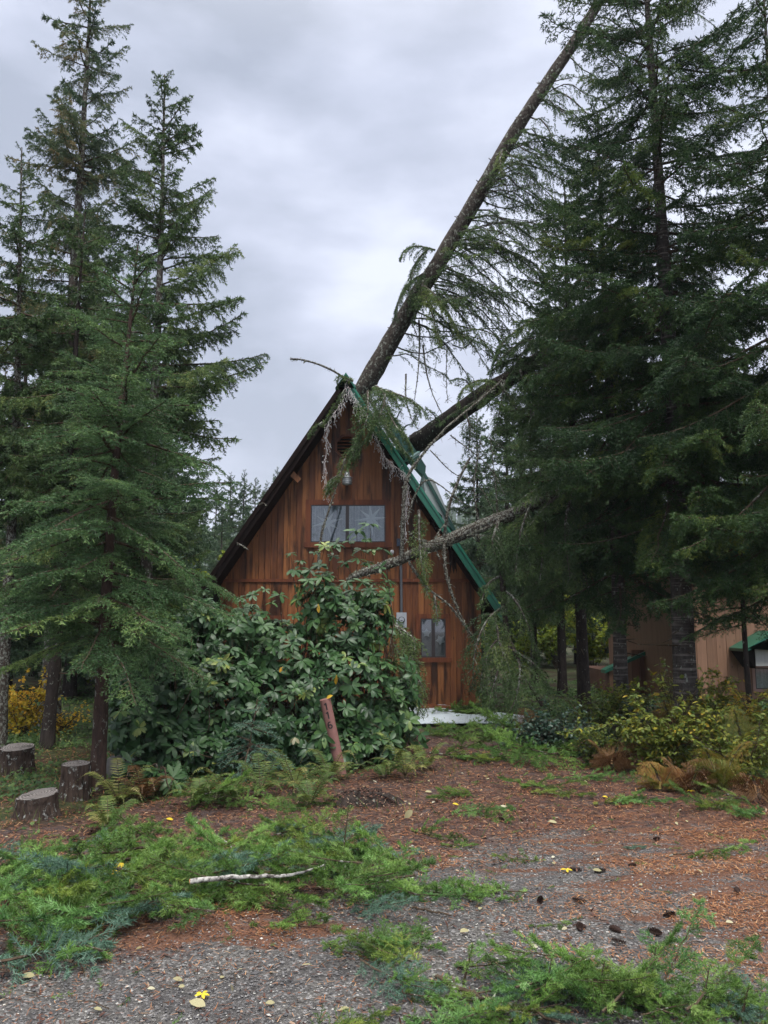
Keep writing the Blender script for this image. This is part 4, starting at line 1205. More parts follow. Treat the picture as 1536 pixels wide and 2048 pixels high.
# trunk two: dark, bent, from the right slope of the roof into the firs
r = np.random.default_rng(42)
o2 = P(860, 868, 16.2)
f2 = thing('fallen_tree', 'dark thick fir trunk curving from the right roof slope into the firs', 'fallen tree', o2)
pts = Pp([(790, 925, 17.6), (825, 893, 16.8), (860, 868, 16.2), (905, 835, 15.7), (960, 795, 15.2), (1010, 762, 15.0), (1100, 705, 15.3), (1200, 650, 15.8), (1280, 610, 16.2)])
sp = spline(pts, 36); rad = np.linspace(.25, .12, 36)
b = MB(); b.tube(shift(sp, o2), rad, 18, bump=.04, rng=r); lichen_bits(r, b, shift(sp, o2), rad, 350, 1, .035)
b.build('trunk', [M['darkbark'], M['lichen']], f2)
for pl, sd in (([(985, 770, 14.7), (955, 800, 14.4), (900, 830, 14.3), (880, 850, 14.3)], .35),
               ([(950, 795, 15), (930, 760, 14.8), (900, 760, 14.7)], .3),
               ([(1010, 760, 14.6), (1000, 820, 14.3), (985, 880, 14.2)], .5),
               ([(1040, 740, 14.4), (1060, 800, 14.1), (1060, 880, 14)], .55),
               ([(930, 820, 15.2), (940, 860, 15), (935, 910, 14.9)], .4),
               ([(880, 855, 15.4), (868, 830, 15.2), (852, 815, 15.1)], .2),
               ([(1000, 765, 14.6), (1040, 830, 14.2), (1090, 900, 14), (1110, 980, 14)], .6),
               ([(1100, 690, 14.1), (1060, 680, 13.9), (1020, 700, 13.8), (980, 740, 13.8)], .5),
               ([(1060, 720, 14.3), (1020, 720, 14.0), (975, 745, 13.9)], .45),
               ([(1180, 640, 14.6), (1110, 660, 14.0), (1050, 700, 13.8), (1010, 770, 13.8)], .6), ([(1200, 660, 14.5), (1140, 700, 13.9), (1090, 740, 13.7), (1050, 800, 13.7)], .6),
               ([(1130, 640, 14.6), (1070, 640, 14.1), (1010, 680, 13.9), (985, 730, 13.9)], .55), ([(1160, 700, 14.6), (1120, 760, 13.9), (1070, 820, 13.7), (1040, 890, 13.7)], .6),
               ([(1080, 690, 14.7), (1100, 780, 13.9), (1100, 860, 13.7), (1080, 950, 13.6)], .6), ([(1000, 770, 14.8), (960, 760, 14.4), (925, 780, 14.3), (915, 815, 14.3)], .35)):
    k2 = dict(kw); k2.update(side=sd * 1.2, tone=r.uniform(.3, .6), start=.08, hang=.5, spacing=.045)
    b = MB(); add_bough(b, r, spline(Pp(pl), 9) - o2, **k2); b.build('limb', [M['fir'], M['bark']], f2)

# trunk three: the lichened tip reaching down to the left in front of the gable
r = np.random.default_rng(43)
o3 = P(900, 1078, 12.9)
f3 = thing('fallen_tree', 'pale lichen crusted treetop lying across the front of the cabin at window height', 'fallen tree', o3)
pts = Pp([(694, 1160, 13.1), (725, 1146, 13.1), (790, 1124, 13.0), (850, 1098, 12.9), (900, 1078, 12.9), (960, 1052, 12.8), (1030, 1026, 12.7), (1100, 992, 12.6), (1210, 950, 12.4), (1330, 905, 12.2), (1440, 860, 12.0), (1600, 815, 11.8)])
sp = spline(pts, 60); rad = np.interp(np.linspace(0, 1, 60), [0, .1, .3, 1], [.02, .07, .095, .13])
b = MB(); b.tube(shift(sp, o3), rad, 16, bump=.06, rng=r); lichen_bits(r, b, shift(sp, o3), rad, 1800, 1, .04)
b.build('trunk', [M['greybark'], M['lichen']], f3)
def dead(parent, o, pl, r0, r1=None, rng=r, lich=150, twigs=14, tl=.16, name='dead_branch', n=16):
    c = spline(Pp(pl), n) - o
    b = MB(); b.tube(c, np.linspace(r0, r1 or r0 * .3, n), 7, 1, .5, True, .10, rng)
    for j in range(twigs):
        k = int(rng.integers(1, n - 1)); q = c[k]; d = nrm(rng.standard_normal(3)) * rng.uniform(.3, 1) * tl
        m_ = q + d * .5 + rng.standard_normal(3) * .01
        b.tube([q, m_, q + d + (0, 0, -.02)], [.006, .004, .002], 3, 1, .5, False)
    lichen_bits(rng, b, c, np.full(n, r0 * 1.05), lich, 0, .026)
    return b.build(name, [M['lichen'], M['greybark']], parent)
dead(f3, o3, [(893, 855, 12.7), (840, 915, 12.7), (812, 965, 12.7), (806, 1040, 12.75), (803, 1122, 12.9)], .018, .040, lich=600, twigs=26)
dead(f3, o3, [(1005, 760, 13.0), (960, 800, 12.9), (893, 855, 12.7)], .016, .022, lich=90)
dead(f3, o3, [(940, 915, 12.8), (915, 965, 12.75), (896, 1020, 12.75), (888, 1080, 12.85)], .018, .03, lich=160)
dead(f3, o3, [(888, 1085, 12.8), (893, 1150, 12.7), (910, 1205, 12.7), (930, 1250, 12.7), (953, 1283, 12.7)], .028, .014, lich=260)
dead(f3, o3, [(818, 1125, 12.9), (855, 1175, 12.75), (900, 1212, 12.7), (935, 1258, 12.7), (956, 1290, 12.7)], .024, .012, lich=240)
dead(f3, o3, [(925, 1070, 12.85), (970, 1072, 12.6), (1022, 1079, 12.5)], .022, .010, lich=110)
dead(f3, o3, [(895, 1040, 12.8), (870, 1080, 12.7), (880, 1120, 12.6)], .012, .006, lich=60)
dead(f3, o3, [(925, 1005, 12.8), (860, 960, 12.7), (830, 990, 12.7), (815, 1040, 12.7)], .008, .016, lich=80)
dead(f3, o3, [(1040, 1020, 12.7), (985, 1050, 12.6), (940, 1068, 12.7)], .02, .01, lich=110)
dead(f3, o3, [(960, 1060, 12.8), (948, 980, 12.8), (955, 920, 12.8), (962, 880, 12.8)], .014, .006, lich=80, twigs=40, tl=.3)
dead(f3, o3, [(995, 1045, 12.8), (992, 980, 12.8), (985, 915, 12.8), (980, 870, 12.8)], .011, .005, lich=60, twigs=40, tl=.3)
dead(f3, o3, [(930, 1068, 12.8), (870, 1085, 12.6), (835, 1078, 12.5), (815, 1062, 12.5)], .014, .006, lich=60)
dead(f3, o3, [(860, 900, 13.2), (905, 945, 13.2), (960, 975, 13.1), (1005, 1060, 13.0)], .010, .006, lich=50, twigs=24)
dead(f3, o3, [(900, 870, 13.2), (975, 930, 13.2), (1010, 990, 13.1)], .010, .006, lich=40, twigs=24)
for pl, sd, tn in (([(838, 1020, 12.7), (838, 1065, 12.6), (842, 1120, 12.5), (850, 1165, 12.5)], .24, .75),
                   ([(850, 1095, 12.8), (848, 1130, 12.6), (855, 1190, 12.5)], .22, .6),
                   ([(868, 1190, 12.7), (872, 1215, 12.65), (876, 1245, 12.6)], .16, .6),
                   ([(1000, 1035, 12.6), (985, 1090, 12.4), (1010, 1150, 12.4)], .5, .4),
                   ([(1060, 1010, 12.6), (1040, 1070, 12.3), (1030, 1150, 12.2)], .6, .4),
                   ([(1100, 990, 12.5), (1090, 1060, 12.2), (1080, 1160, 12.1)], .6, .3),
                   ([(1150, 970, 12.4), (1130, 1050, 12.0), (1140, 1160, 11.9)], .6, .3),
                   ([(1020, 1025, 12.7), (1075, 1040, 12.5), (1100, 1090, 12.4)], .5, .4),
                   ([(1180, 960, 12.2), (1120, 960, 12.1), (1060, 985, 12.1), (1030, 1010, 12.1)], .5, .5),
                   ([(1150, 975, 12.2), (1100, 1005, 12.1), (1060, 1050, 12.0)], .5, .6),
                   ([(1120, 985, 12.4), (1100, 940, 12.2), (1060, 920, 12.1), (1030, 930, 12.1)], .5, .4)):
    k2 = dict(kw); k2.update(side=sd * 1.3, tone=tn, start=.05, hang=.6, spacing=.04)
    b = MB(); add_bough(b, r, spline(Pp(pl), 9) - o3, **k2); b.build('limb', [M['fir'], M['bark']], f3)

# loose boughs lying and hanging on the cabin
def loose(name, label, cat, limbs, mat='fir', group=None, **kw3):
    o = P(*limbs[0][0])
    t = thing(name, label, cat, o, 0, group)
    for pl in limbs:
        k2 = dict(kw); k2.update(side=.3, tone=.5, start=.04, hang=.45, spacing=.038); k2.update(kw3); k2['side'] *= 1.55
        b = MB(); add_bough(b, r, spline(Pp(pl), 9) - o, **k2); b.build('bough', [M[mat], M['bark']], t)
    return t
loose('fallen_bough', 'green fir bough draped over the ridge and hanging before the gable vent', 'bough',
      [[(752, 772, 14.2), (770, 790, 13.7), (760, 830, 13.4), (735, 870, 13.4), (712, 912, 13.4)],
       [(745, 775, 14.2), (800, 790, 13.8), (835, 812, 13.6), (828, 845, 13.5)],
       [(740, 800, 13.6), (770, 850, 13.4), (800, 890, 13.3), (828, 925, 13.3)],
       [(735, 782, 13.7), (735, 830, 13.4), (722, 870, 13.4), (705, 930, 13.5)],
       [(760, 790, 13.7), (790, 850, 13.4), (810, 870, 13.4), (822, 900, 13.4)],
       [(716, 880, 13.45), (706, 900, 13.4), (700, 925, 13.4)]], side=.36, tone=.55)
loose('fallen_bough', 'small fir tuft caught on the peak of the roof', 'bough', [[(706, 762, 13.6), (690, 755, 13.5), (678, 752, 13.5), (674, 768, 13.5)]], side=.2)
loose('fallen_bough', 'fir sprig lying on the upper left roof edge', 'bough', [[(690, 780, 13.7), (668, 815, 13.75), (645, 850, 13.8)]], side=.13, hang=.2)
loose('fallen_bough', 'fir sprig lying on the middle of the left roof edge', 'bough', [[(645, 845, 13.7), (630, 855, 13.7), (618, 872, 13.7)]], side=.16, hang=.2)
loose('fallen_bough', 'green tipped bough hanging below the vent left of the wall lamp', 'bough',
      [[(690, 918, 13.9), (682, 945, 13.8), (668, 965, 13.7), (655, 985, 13.7)], [(684, 950, 13.8), (662, 960, 13.7), (656, 990, 13.7)]], side=.22, tone=.6)
t = thing('hanging_branch', 'thin lichen spotted branch hanging in front of the left pane of the upper window', 'branch', P(668, 990, 13.6))
dead(t, P(668, 990, 13.6), [(690, 925, 13.9), (672, 975, 13.7), (658, 1020, 13.6), (645, 1060, 13.6), (638, 1105, 13.6), (636, 1140, 13.6)], .012, .024, lich=260, twigs=10, tl=.08, name='branch')
t = thing('dead_branch', 'bare curved branch sticking out to the left from the peak of the roof', 'branch', P(675, 746, 13.9))
dead(t, P(675, 746, 13.9), [(700, 765, 14.0), (672, 745, 13.9), (635, 728, 13.8), (600, 719, 13.8), (580, 718, 13.8)], .022, .014, lich=60, twigs=26, tl=.06, name='branch')
t = thing('broken_stub', 'short broken stick poking from the left roof edge halfway down', 'branch', P(488, 1096, 13.5))
dead(t, P(488, 1096, 13.5), [(474, 1086, 13.6), (486, 1092, 13.5), (497, 1100, 13.4)], .014, .008, lich=10, twigs=2, tl=.05, name='branch')
t = thing('broken_stub', 'short broken stick poking from the left roof edge near the fir tops', 'branch', P(528, 1008, 13.5))
dead(t, P(528, 1008, 13.5), [(518, 1010, 13.6), (526, 1006, 13.5), (533, 1012, 13.4)], .012, .008, lich=10, twigs=2, tl=.05, name='branch')

# broken top standing on its head right of the cabin
r = np.random.default_rng(44)
o4 = P(1010, 1290, 12.3)
f4 = thing('broken_treetop', 'broken fir top with dark bent stem slumped against the right corner of the cabin', 'fallen treetop', o4)
c = spline(Pp([(1003, 1130, 12.6), (1008, 1200, 12.5), (1014, 1265, 12.4), (1032, 1310, 12.2), (1055, 1360, 12.1), (1085, 1412, 12.0)]), 20)
b = MB(); b.tube(c - o4, np.linspace(.05, .03, 20), 8, 0, bump=.06, rng=r); b.build('trunk', M['darkbark'], f4)
for pl, sd in (([(1012, 1210, 12.5), (975, 1240, 12.2), (950, 1300, 12.0), (945, 1380, 12)], .4),
               ([(1015, 1270, 12.4), (985, 1290, 12.1), (965, 1340, 12), (958, 1410, 12)], .4),
               ([(1020, 1290, 12.3), (1000, 1330, 12), (985, 1380, 11.9), (975, 1430, 11.9)], .42),
               ([(1035, 1315, 12.2), (1040, 1350, 11.9), (1030, 1400, 11.8), (1010, 1440, 11.8)], .42),
               ([(1006, 1180, 12.6), (1030, 1200, 12.3), (1060, 1260, 12.2), (1075, 1320, 12.2)], .35),
               ([(1025, 1300, 12.2), (1070, 1330, 12.1), (1100, 1380, 12.0)], .35),
               ([(1004, 1150, 12.6), (975, 1170, 12.5), (960, 1215, 12.4)], .25),
               ([(990, 1230, 12.4), (1000, 1290, 12.1), (1020, 1340, 12.0)], .4)):
    k2 = dict(kw); k2.update(side=sd * 1.35, tone=r.uniform(.3, .8), start=.04, hang=r.uniform(.35, .7), spacing=.036, bare=.15, nz=.35)
    b = MB(); add_bough(b, r, spline(Pp(pl), 9) - o4, **k2); b.build('limb', [M['fir'], M['bark']], f4)
# bough between the shrub and the meter
loose('fallen_bough', 'long fir bough hanging down over the right side of the rhododendron beside the meter', 'bough',
      [[(780, 1230, 11.6), (815, 1290, 11.3), (835, 1350, 11.1), (850, 1385, 11.0)],
       [(790, 1290, 11.5), (815, 1345, 11.2), (840, 1400, 11.0), (835, 1430, 11)],
       [(790, 1250, 11.5), (825, 1275, 11.3), (830, 1300, 11.2)],
       [(800, 1340, 11.3), (815, 1390, 11.1), (812, 1440, 11)]], side=.3, tone=.65)

# ------------------------------------------------------------------ broad leaves, ferns, grass
def leaf_tmpl(kind):
    if kind == 'long':      # rhododendron, leathery, folded and drooping
        xs = np.array([0, .1, .35, .68, .9, 1.0]); w = np.array([.05, .30, .88, 1.0, .55, .06]) * .5
        z = -.30 * xs ** 2
        V = []
        for x, ww, zz in zip(xs, w, z): V += [(x, -ww, zz + ww * .07), (x, 0, zz), (x, ww, zz + ww * .07)]
    elif kind == 'oval':
        xs = np.array([0, .3, .7, 1.0]); w = np.array([.06, .9, .8, .04]) * .5; z = -.15 * xs ** 2
        V = []
        for x, ww, zz in zip(xs, w, z): V += [(x, -ww, zz + ww * .15), (x, 0, zz), (x, ww, zz + ww * .15)]
    else:                   # 'blade' : two slim segments
        V = [(0, -.4, 0), (0, .4, 0), (.5, -.45, 0), (.5, .45, 0), (1, -.04, -.1), (1, .04, -.1)]
        return np.array(V), np.array([(0, 1, 3, 2), (2, 3, 5, 4)])
    n = len(xs); F = []
    for i in range(n - 1):
        a = i * 3; F += [(a, a + 1, a + 4, a + 3), (a + 1, a + 2, a + 5, a + 4)]
    return np.array(V), np.array(F)
TM = {k: leaf_tmpl(k) for k in ('long', 'oval', 'blade')}
def leaves(mb, base, d, up, L, W, tone, kind='oval', mat=0, rng=None):
    V, F = TM[kind]; n = len(base)
    d = nrm(d); s = nrm(np.cross(up, d)); u = np.cross(d, s)
    L = np.broadcast_to(L, (n,)); W = np.broadcast_to(W, (n,)); tone = np.broadcast_to(tone, (n,))
    P_ = base[:, None] + V[None, :, 0, None] * d[:, None] * L[:, None, None] + V[None, :, 1, None] * s[:, None] * W[:, None, None] + V[None, :, 2, None] * u[:, None] * L[:, None, None]
    FF = F[None] + (np.arange(n) * len(V))[:, None, None]
    mb.add(P_.reshape(-1, 3), FF.reshape(-1, F.shape[1]), mat, np.repeat(tone, len(F)), kind == 'long')

def rosettes(mb, r, c, ax_, n_leaf, L, W, tone, droop=.35, mat=0, kind='long'):
    """c (k,3) centres, ax_ (k,3) stem directions"""
    k = len(c); ax_ = nrm(ax_); rs_ = r.uniform(.6, 1.2, k)
    a = nrm(np.cross(ax_, r.standard_normal((k, 3)))); b = np.cross(ax_, a)
    for j in range(n_leaf):
        th = j * 2.399 + r.normal(0, .2, k)
        tilt = r.uniform(-.15, .55, k) + .35 * (j < n_leaf // 3)
        rad = a * np.cos(th)[:, None] + b * np.sin(th)[:, None]
        d = rad * np.cos(tilt)[:, None] + ax_ * np.sin(tilt)[:, None]; d = d - np.array([0, 0, 1.0]) * (droop * r.uniform(.3, 1.3, k))[:, None]
        up = ax_ * np.cos(tilt)[:, None] - rad * np.sin(tilt)[:, None] + r.standard_normal((k, 3)) * .15
        keep = r.random(k) < .9
        leaves(mb, c[keep] + rad[keep] * .008, d[keep], up[keep], (L * rs_ * r.uniform(.75, 1.15, k))[keep], (W * rs_ * r.uniform(.75, 1.15, k))[keep],
               np.clip(tone[keep] + r.normal(0, .09, keep.sum()), 0, 1), kind, mat)

def blobs_pts(r, blobs, n, lo=.55):
    """points in the outer part of ellipsoids given by pixel centre, pixel radii and distance; returns pts, outward"""
    vol = np.array([b[2] * b[3] for b in blobs], float); cnt = np.maximum(1, (n * vol / vol.sum()).astype(int))
    out = []; nn = []
    for b, k in zip(blobs, cnt):
        px, py, rx, ry, Y, ry_m = b
        c = P(px, py, Y); sc = Y / FPX
        d = nrm(r.standard_normal((k, 3))); q = r.uniform(lo, 1.0, k)[:, None] ** .7
        q = np.where(r.random((k, 1)) < .14, q * 1.28, q)
        out.append(c + d * q * np.array([rx * sc, ry_m, ry * sc])); nn.append(nrm(d / np.array([rx * sc, ry_m, ry * sc])))
    return np.concatenate(out), np.concatenate(nn)

def rhodo(name, label, cat, blobs, n, bases, seed, L=.125, W=.052, extra=None, tone0=.42, yellow=6):
    r = np.random.default_rng(seed)
    o = np.mean([G(*b) for b in bases], 0)
    t = thing(name, label, cat, o)
    c, nn = blobs_pts(r, blobs, n)
    if extra is not None:
        c = np.r_[c, extra]; nn = np.r_[nn, np.tile([0, -.3, 1.0], (len(extra), 1))]
    keep = c[:, 2] > .12; c = c[keep]; nn = nn[keep]
    axd = nn * .75 + [0, -.25, .65] + r.normal(0, .25, c.shape)
    tone = np.clip(r.normal(tone0, .16, len(c)), 0, .9); k = r.random(len(c)) < .03; tone[k] = r.uniform(.85, 1.0, k.sum())
    b = MB(); rosettes(b, r, c - o, axd, 10, L, W, tone)
    b.build('foliage', M['rhodo'], t)
    s = MB(); bs = np.array([G(*q) for q in bases]) - o
    for i in range(0, len(c), 1):
        q = c[i] - o; j = int(np.argmin(np.linalg.norm(bs[:, :2] - q[:2], axis=1) + r.random(len(bs)) * .5))
        if i % 6 == 0:
            m1 = bs[j] * .45 + q * .55 + r.normal(0, .10, 3) - [0, 0, .05]
            s.tube(spline([bs[j] + r.normal(0, .03, 3) * (1, 1, 0), bs[j] * .8 + q * .2 + [0, 0, .25], m1, q], 8), np.linspace(.014, .004, 8), 4, 0, .5, False)
        else:
            a = q - nrm(axd[i]) * r.uniform(.12, .3) + r.normal(0, .03, 3)
            s.tube([a, q], [.0045, .003], 3, 0, .5, False)
    s.build('stems', M['twig'], t)['kind'] = 'stuff'
    if yellow:
        y = MB(); k = r.choice(len(c), yellow, replace=False); k = k[np.argsort(c[k][:, 1])]
        q = c[k] - o; leaves(y, q, r.normal(0, .3, q.shape) + [0, -.3, -1], r.normal(0, .3, q.shape) + [0, -1, 0], .11, .04, .5, 'long')
        y.build('yellowed_leaves', M['rhodo_yellow'], t)['kind'] = 'stuff'
    return t
topshoots = Pp([(581, 1107, 9.7), (600, 1122, 9.8), (630, 1105, 9.6), (590, 1140, 9.7), (650, 1092, 9.8), (672, 1088, 9.7), (665, 1112, 9.8), (712, 1062, 9.6), (740, 1048, 9.6), (733, 1078, 9.6), (722, 1100, 9.7), (745, 1100, 9.7), (765, 1098, 9.7), (700, 1082, 9.7), (716, 1118, 9.6), (735, 1125, 9.7), (760, 1135, 9.7),
                (620, 1140, 9.7), (640, 1130, 9.8), (655, 1150, 9.8), (690, 1125, 9.8), (480, 1195, 9.6), (545, 1205, 9.5), (505, 1190, 9.5), (560, 1190, 9.6), (530, 1180, 9.7)])
rhodo('rhododendron', 'tall glossy rhododendron with long dark leaves filling the front of the cabin', 'shrub',
      [(690, 1245, 80, 70, 10.1, .7), (640, 1190, 50, 50, 10.0, .5), (570, 1305, 90, 70, 9.9, .7), (700, 1375, 105, 100, 9.9, .8), (575, 1420, 110, 100, 9.6, .7),
       (495, 1250, 45, 40, 9.8, .4), (755, 1250, 30, 60, 10.2, .5), (760, 1450, 70, 60, 9.9, .6), (640, 1490, 110, 60, 9.4, .5), (745, 1190, 40, 30, 10.1, .4), (790, 1400, 40, 60, 10.1, .5), (690, 1490, 120, 50, 9.6, .5)],
      1450, [(600, 1520), (680, 1515), (740, 1500), (560, 1530)], 51, extra=topshoots, yellow=9)
rhodo('rhododendron', 'lower dark rhododendron bush between the hemlock trunk and the tall one', 'shrub',
      [(395, 1235, 40, 50, 9.6, .4), (330, 1345, 95, 95, 9.4, .6), (430, 1400, 100, 110, 9.3, .6), (290, 1440, 70, 80, 9.1, .6), (370, 1500, 110, 60, 9.0, .5), (460, 1510, 80, 60, 9.0, .4), (250, 1380, 40, 60, 9.4, .4), (430, 1290, 60, 60, 9.7, .4)],
      1350, [(330, 1545), (400, 1550), (450, 1540)], 52, L=.115, W=.050, tone0=.36, yellow=5)
rhodo('rhododendron', 'small low rhododendron seedling with big flat leaves at the ferns left of the post', 'shrub',
      [(330, 1560, 50, 25, 7.9, .25), (270, 1535, 30, 22, 8.1, .2)], 40, [(320, 1590)], 53, L=.14, W=.05, tone0=.5, yellow=1)

def leafy_shrub(name, label, cat, px, py, w, h, n, mat, seed, leaf=.06, lw=.03, tone=.5, group=None, ts=.2, stems=14, hang=.2, base=None, flat=.7):
    r = np.random.default_rng(seed)
    o = G(px, py) if base is None else np.array([base[0], base[1], gz(base[0], base[1])])
    t = thing(name, label, cat, o, 0, group)
    s = MB(); f = MB()
    tips = []
    for i in range(stems):
        a = r.uniform(0, 6.28); q = r.uniform(.2, 1) ** .6
        e_ = np.array([math.cos(a) * w / 2 * q, math.sin(a) * w / 2 * q * flat, h * r.uniform(.6, 1.0) * (1 - .35 * q ** 2)])
        c = spline([(0, 0, 0), e_ * (.3, .3, .5) + r.normal(0, .04, 3), e_], 7)
        s.tube(c, np.linspace(.008, .003, 7), 4, 0, .5, False)
        for k in range(9):
            u = r.integers(2, 7); d = nrm(r.normal(0, 1, 3) + [0, 0, .3]); l = r.uniform(.1, .32) * min(w, 1.2)
            s.tube([c[u], c[u] + d * l], [.003, .0015], 3, 0, .5, False)
            tips.append((c[u], c[u] + d * l))
    tips = np.array(tips); k = r.integers(0, len(tips), n); u = r.uniform(.15, 1.05, n)[:, None]
    b = tips[k, 0] * (1 - u) + tips[k, 1] * u + r.normal(0, .01, (n, 3)); b[:, 2] = np.maximum(b[:, 2], .03)
    d = r.normal(0, 1, (n, 3)); d[:, 2] = d[:, 2] * .4 - hang
    up = r.normal(0, .45, (n, 3)) + [0, -.2, 1]
    leaves(f, b, d, up, leaf * r.uniform(.6, 1.2, n), lw * r.uniform(.7, 1.2, n), np.clip(r.normal(tone, ts, n), 0, 1))
    s.build('stems', M['twig'], t)['kind'] = 'stuff'; f.build('foliage', M[mat], t)
    return t

def frond(mb, r, L, a, arch, pin, npair, mat=0, tone=.5, o=(0, 0, 0), bi=False, wd=.010):
    n = 14; t = np.linspace(0, 1, n)
    x = L * (t * .92); z = L * (arch * np.sin(t * 2.3) * .75 - .12 * t ** 3)
    C = np.c_[x, r.normal(0, .01) * t * L, z] @ rotz(a).T + o
    mb.tube(C, np.linspace(.004, .001, n), 3, 1, .5, False)
    T = nrm(np.gradient(C, axis=0)); S = nrm(np.cross(T, [0, 0, 1.0])); U = np.cross(S, T)
    u = np.repeat(np.linspace(.12, .985, npair), 2); sg = np.tile([1, -1], npair)
    i = u * (n - 1); lo = np.minimum(i.astype(int), n - 2); fr = (i - lo)[:, None]
    b = C[lo] * (1 - fr) + C[lo + 1] * fr
    l = pin * np.sin(np.clip(u * 1.15 + (.05 if not bi else .28), 0, 1) * math.pi) ** .6 * (1.05 - .5 * u) + .006
    d = S[lo] * sg[:, None] + T[lo] * .35 + r.normal(0, .07, b.shape) - [0, 0, .12]
    if not bi:
        leaves(mb, b, d, U[lo] + r.normal(0, .1, b.shape), l, wd, np.clip(tone + r.normal(0, .08, len(b)), 0, 1), 'blade', mat)
    else:
        d = nrm(d)
        for k in range(len(b)):
            m_ = max(3, int(l[k] / .016)); v = np.repeat(np.linspace(.08, .97, m_), 2); s2 = np.tile([1, -1], m_)
            bb = b[k] + d[k] * (v * l[k])[:, None] - np.array([0, 0, 1]) * (.15 * l[k] * v ** 2)[:, None]
            sd = nrm(np.cross(d[k], U[lo[k]]))
            dd = sd * s2[:, None] + d[k] * .5 + r.normal(0, .1, (len(v), 3))
            leaves(mb, bb, dd, U[lo[k]] + r.normal(0, .2, (len(v), 3)), .34 * l[k] * (1.08 - v) + .008, .0085, np.clip(tone + r.normal(0, .12, len(v)), 0, 1), 'blade', mat)
def fern(label, px, py, L, n, mat, seed, bi=False, group=None, arch=.75, tone=.5, rzspan=(0, 6.28), pin=.075, npair=26, name='fern', base=None, catg='fern', tv=.12):
    r = np.random.default_rng(seed)
    o = G(px, py) if base is None else base
    b = MB()
    for i in range(n):
        a = rzspan[0] + (rzspan[1] - rzspan[0]) * (i + r.random()) / n
        frond(b, r, L * r.uniform(.5, 1.15), a, arch * r.uniform(.4, 1.4), pin * (1 if not bi else 2.6), npair if not bi else 11, 0, float(np.clip(tone + r.normal(0, tv), 0, 1)), (0, 0, .02), bi)
    ob = b.build('fronds', [M[mat], M['twig']], None)
    t = thing(name, label, catg, o, 0, group); ob.parent = t
    ob.name = 'fronds'; ob['kind'] = 'stuff'
    return t
# ferns on the left and about the post
FL = [
 (238, 1612, .50, 13, 'fern', .75, 'light olive sword fern fanning out at the foot of the hemlock trunk', False),
 (285, 1606, .42, 12, 'brownfern', .5, 'withered orange brown fern slumped right of the hemlock trunk', False),
 (215, 1662, .36, 9, 'fern', .6, 'olive fern low in front of the hemlock foot', False),
 (520, 1590, .50, 12, 'fern', .45, 'green fern spreading under the tall rhododendron left of the post', False),
 (590, 1580, .50, 13, 'fern', .55, 'yellow green fern just left of the number post', False),
 (660, 1562, .46, 12, 'fern', .55, 'fern with light fronds wrapped round the foot of the number post', False),
 (455, 1606, .42, 10, 'fern', .4, 'dark fern under the left edge of the tall rhododendron', False),
 (620, 1615, .34, 9, 'fern', .5, 'small fern in front of the number post', False),
 (810, 1555, .50, 12, 'fern', .6, 'fern with hanging fronds at the right foot of the tall rhododendron', False),
 (850, 1540, .40, 9, 'fern', .75, 'pale yellowish fern beside the path right of the rhododendron', False),
 (575, 1530, .35, 9, 'brownfern', .4, 'small dead brown fern in the shade behind the number post', False),
 (770, 1560, .40, 9, 'fern', .4, 'dark fern between the post and the path', False),
 (400, 1612, .36, 9, 'fern', .5, 'low fern near the yellow leaf left of the red duff', False)]
for i, (px, py, L, n, mt, tn, lb, bi) in enumerate(FL):
    fern(lb, px, py, L, n, mt, 100 + i, bi, None, .8, tn, pin=.085)
# undergrowth on the right: bracken, dead fern, leafy shrubs
FR = [
 (1225, 1545, .45, 5, 'brownfern', .75, 'pale rusty dead bracken clump at the left end of the right undergrowth'),
 (1275, 1530, .5, 4, 'brownfern', .55, 'curled brown bracken beside the slim ringed trunk'),
 (1325, 1580, .5, 5, 'bracken', .8, 'low rust gold bracken at the drive edge in the right undergrowth'),
 (1380, 1585, .42, 5, 'brownfern', .3, 'dark reddish dead bracken under the yellow green shrub'),
 (1520, 1605, .42, 4, 'brownfern', .6, 'orange brown bracken in the lower right corner of the undergrowth'),
 (1400, 1500, .85, 8, 'bracken', .25, 'tall green gold bracken right of the thick ringed trunk'),
 (1455, 1520, .85, 8, 'bracken', .4, 'tall arching yellow bracken below the outbuilding window'),
 (1500, 1550, .75, 8, 'bracken', .15, 'green bracken near the right edge of the picture'),
 (1350, 1500, .75, 7, 'bracken', .6, 'golden bracken at the foot of the thick ringed trunk'),
 (1530, 1500, .85, 7, 'bracken', .35, 'yellow green bracken cut by the right edge of the picture'),
 (1440, 1585, .55, 7, 'bracken', .1, 'low green bracken fronds at the drive edge under the shrub'),
 (1055, 1470, .45, 5, 'brownfern', .5, 'small rusty fern standing before the narrow pale sheet')]
for i, (px, py, L, n, mt, tn, lb) in enumerate(FR):
    fern(lb, px, py, L * .92, n, mt, 140 + i, True, None, 1.0, tn, pin=.10, tv=.3)
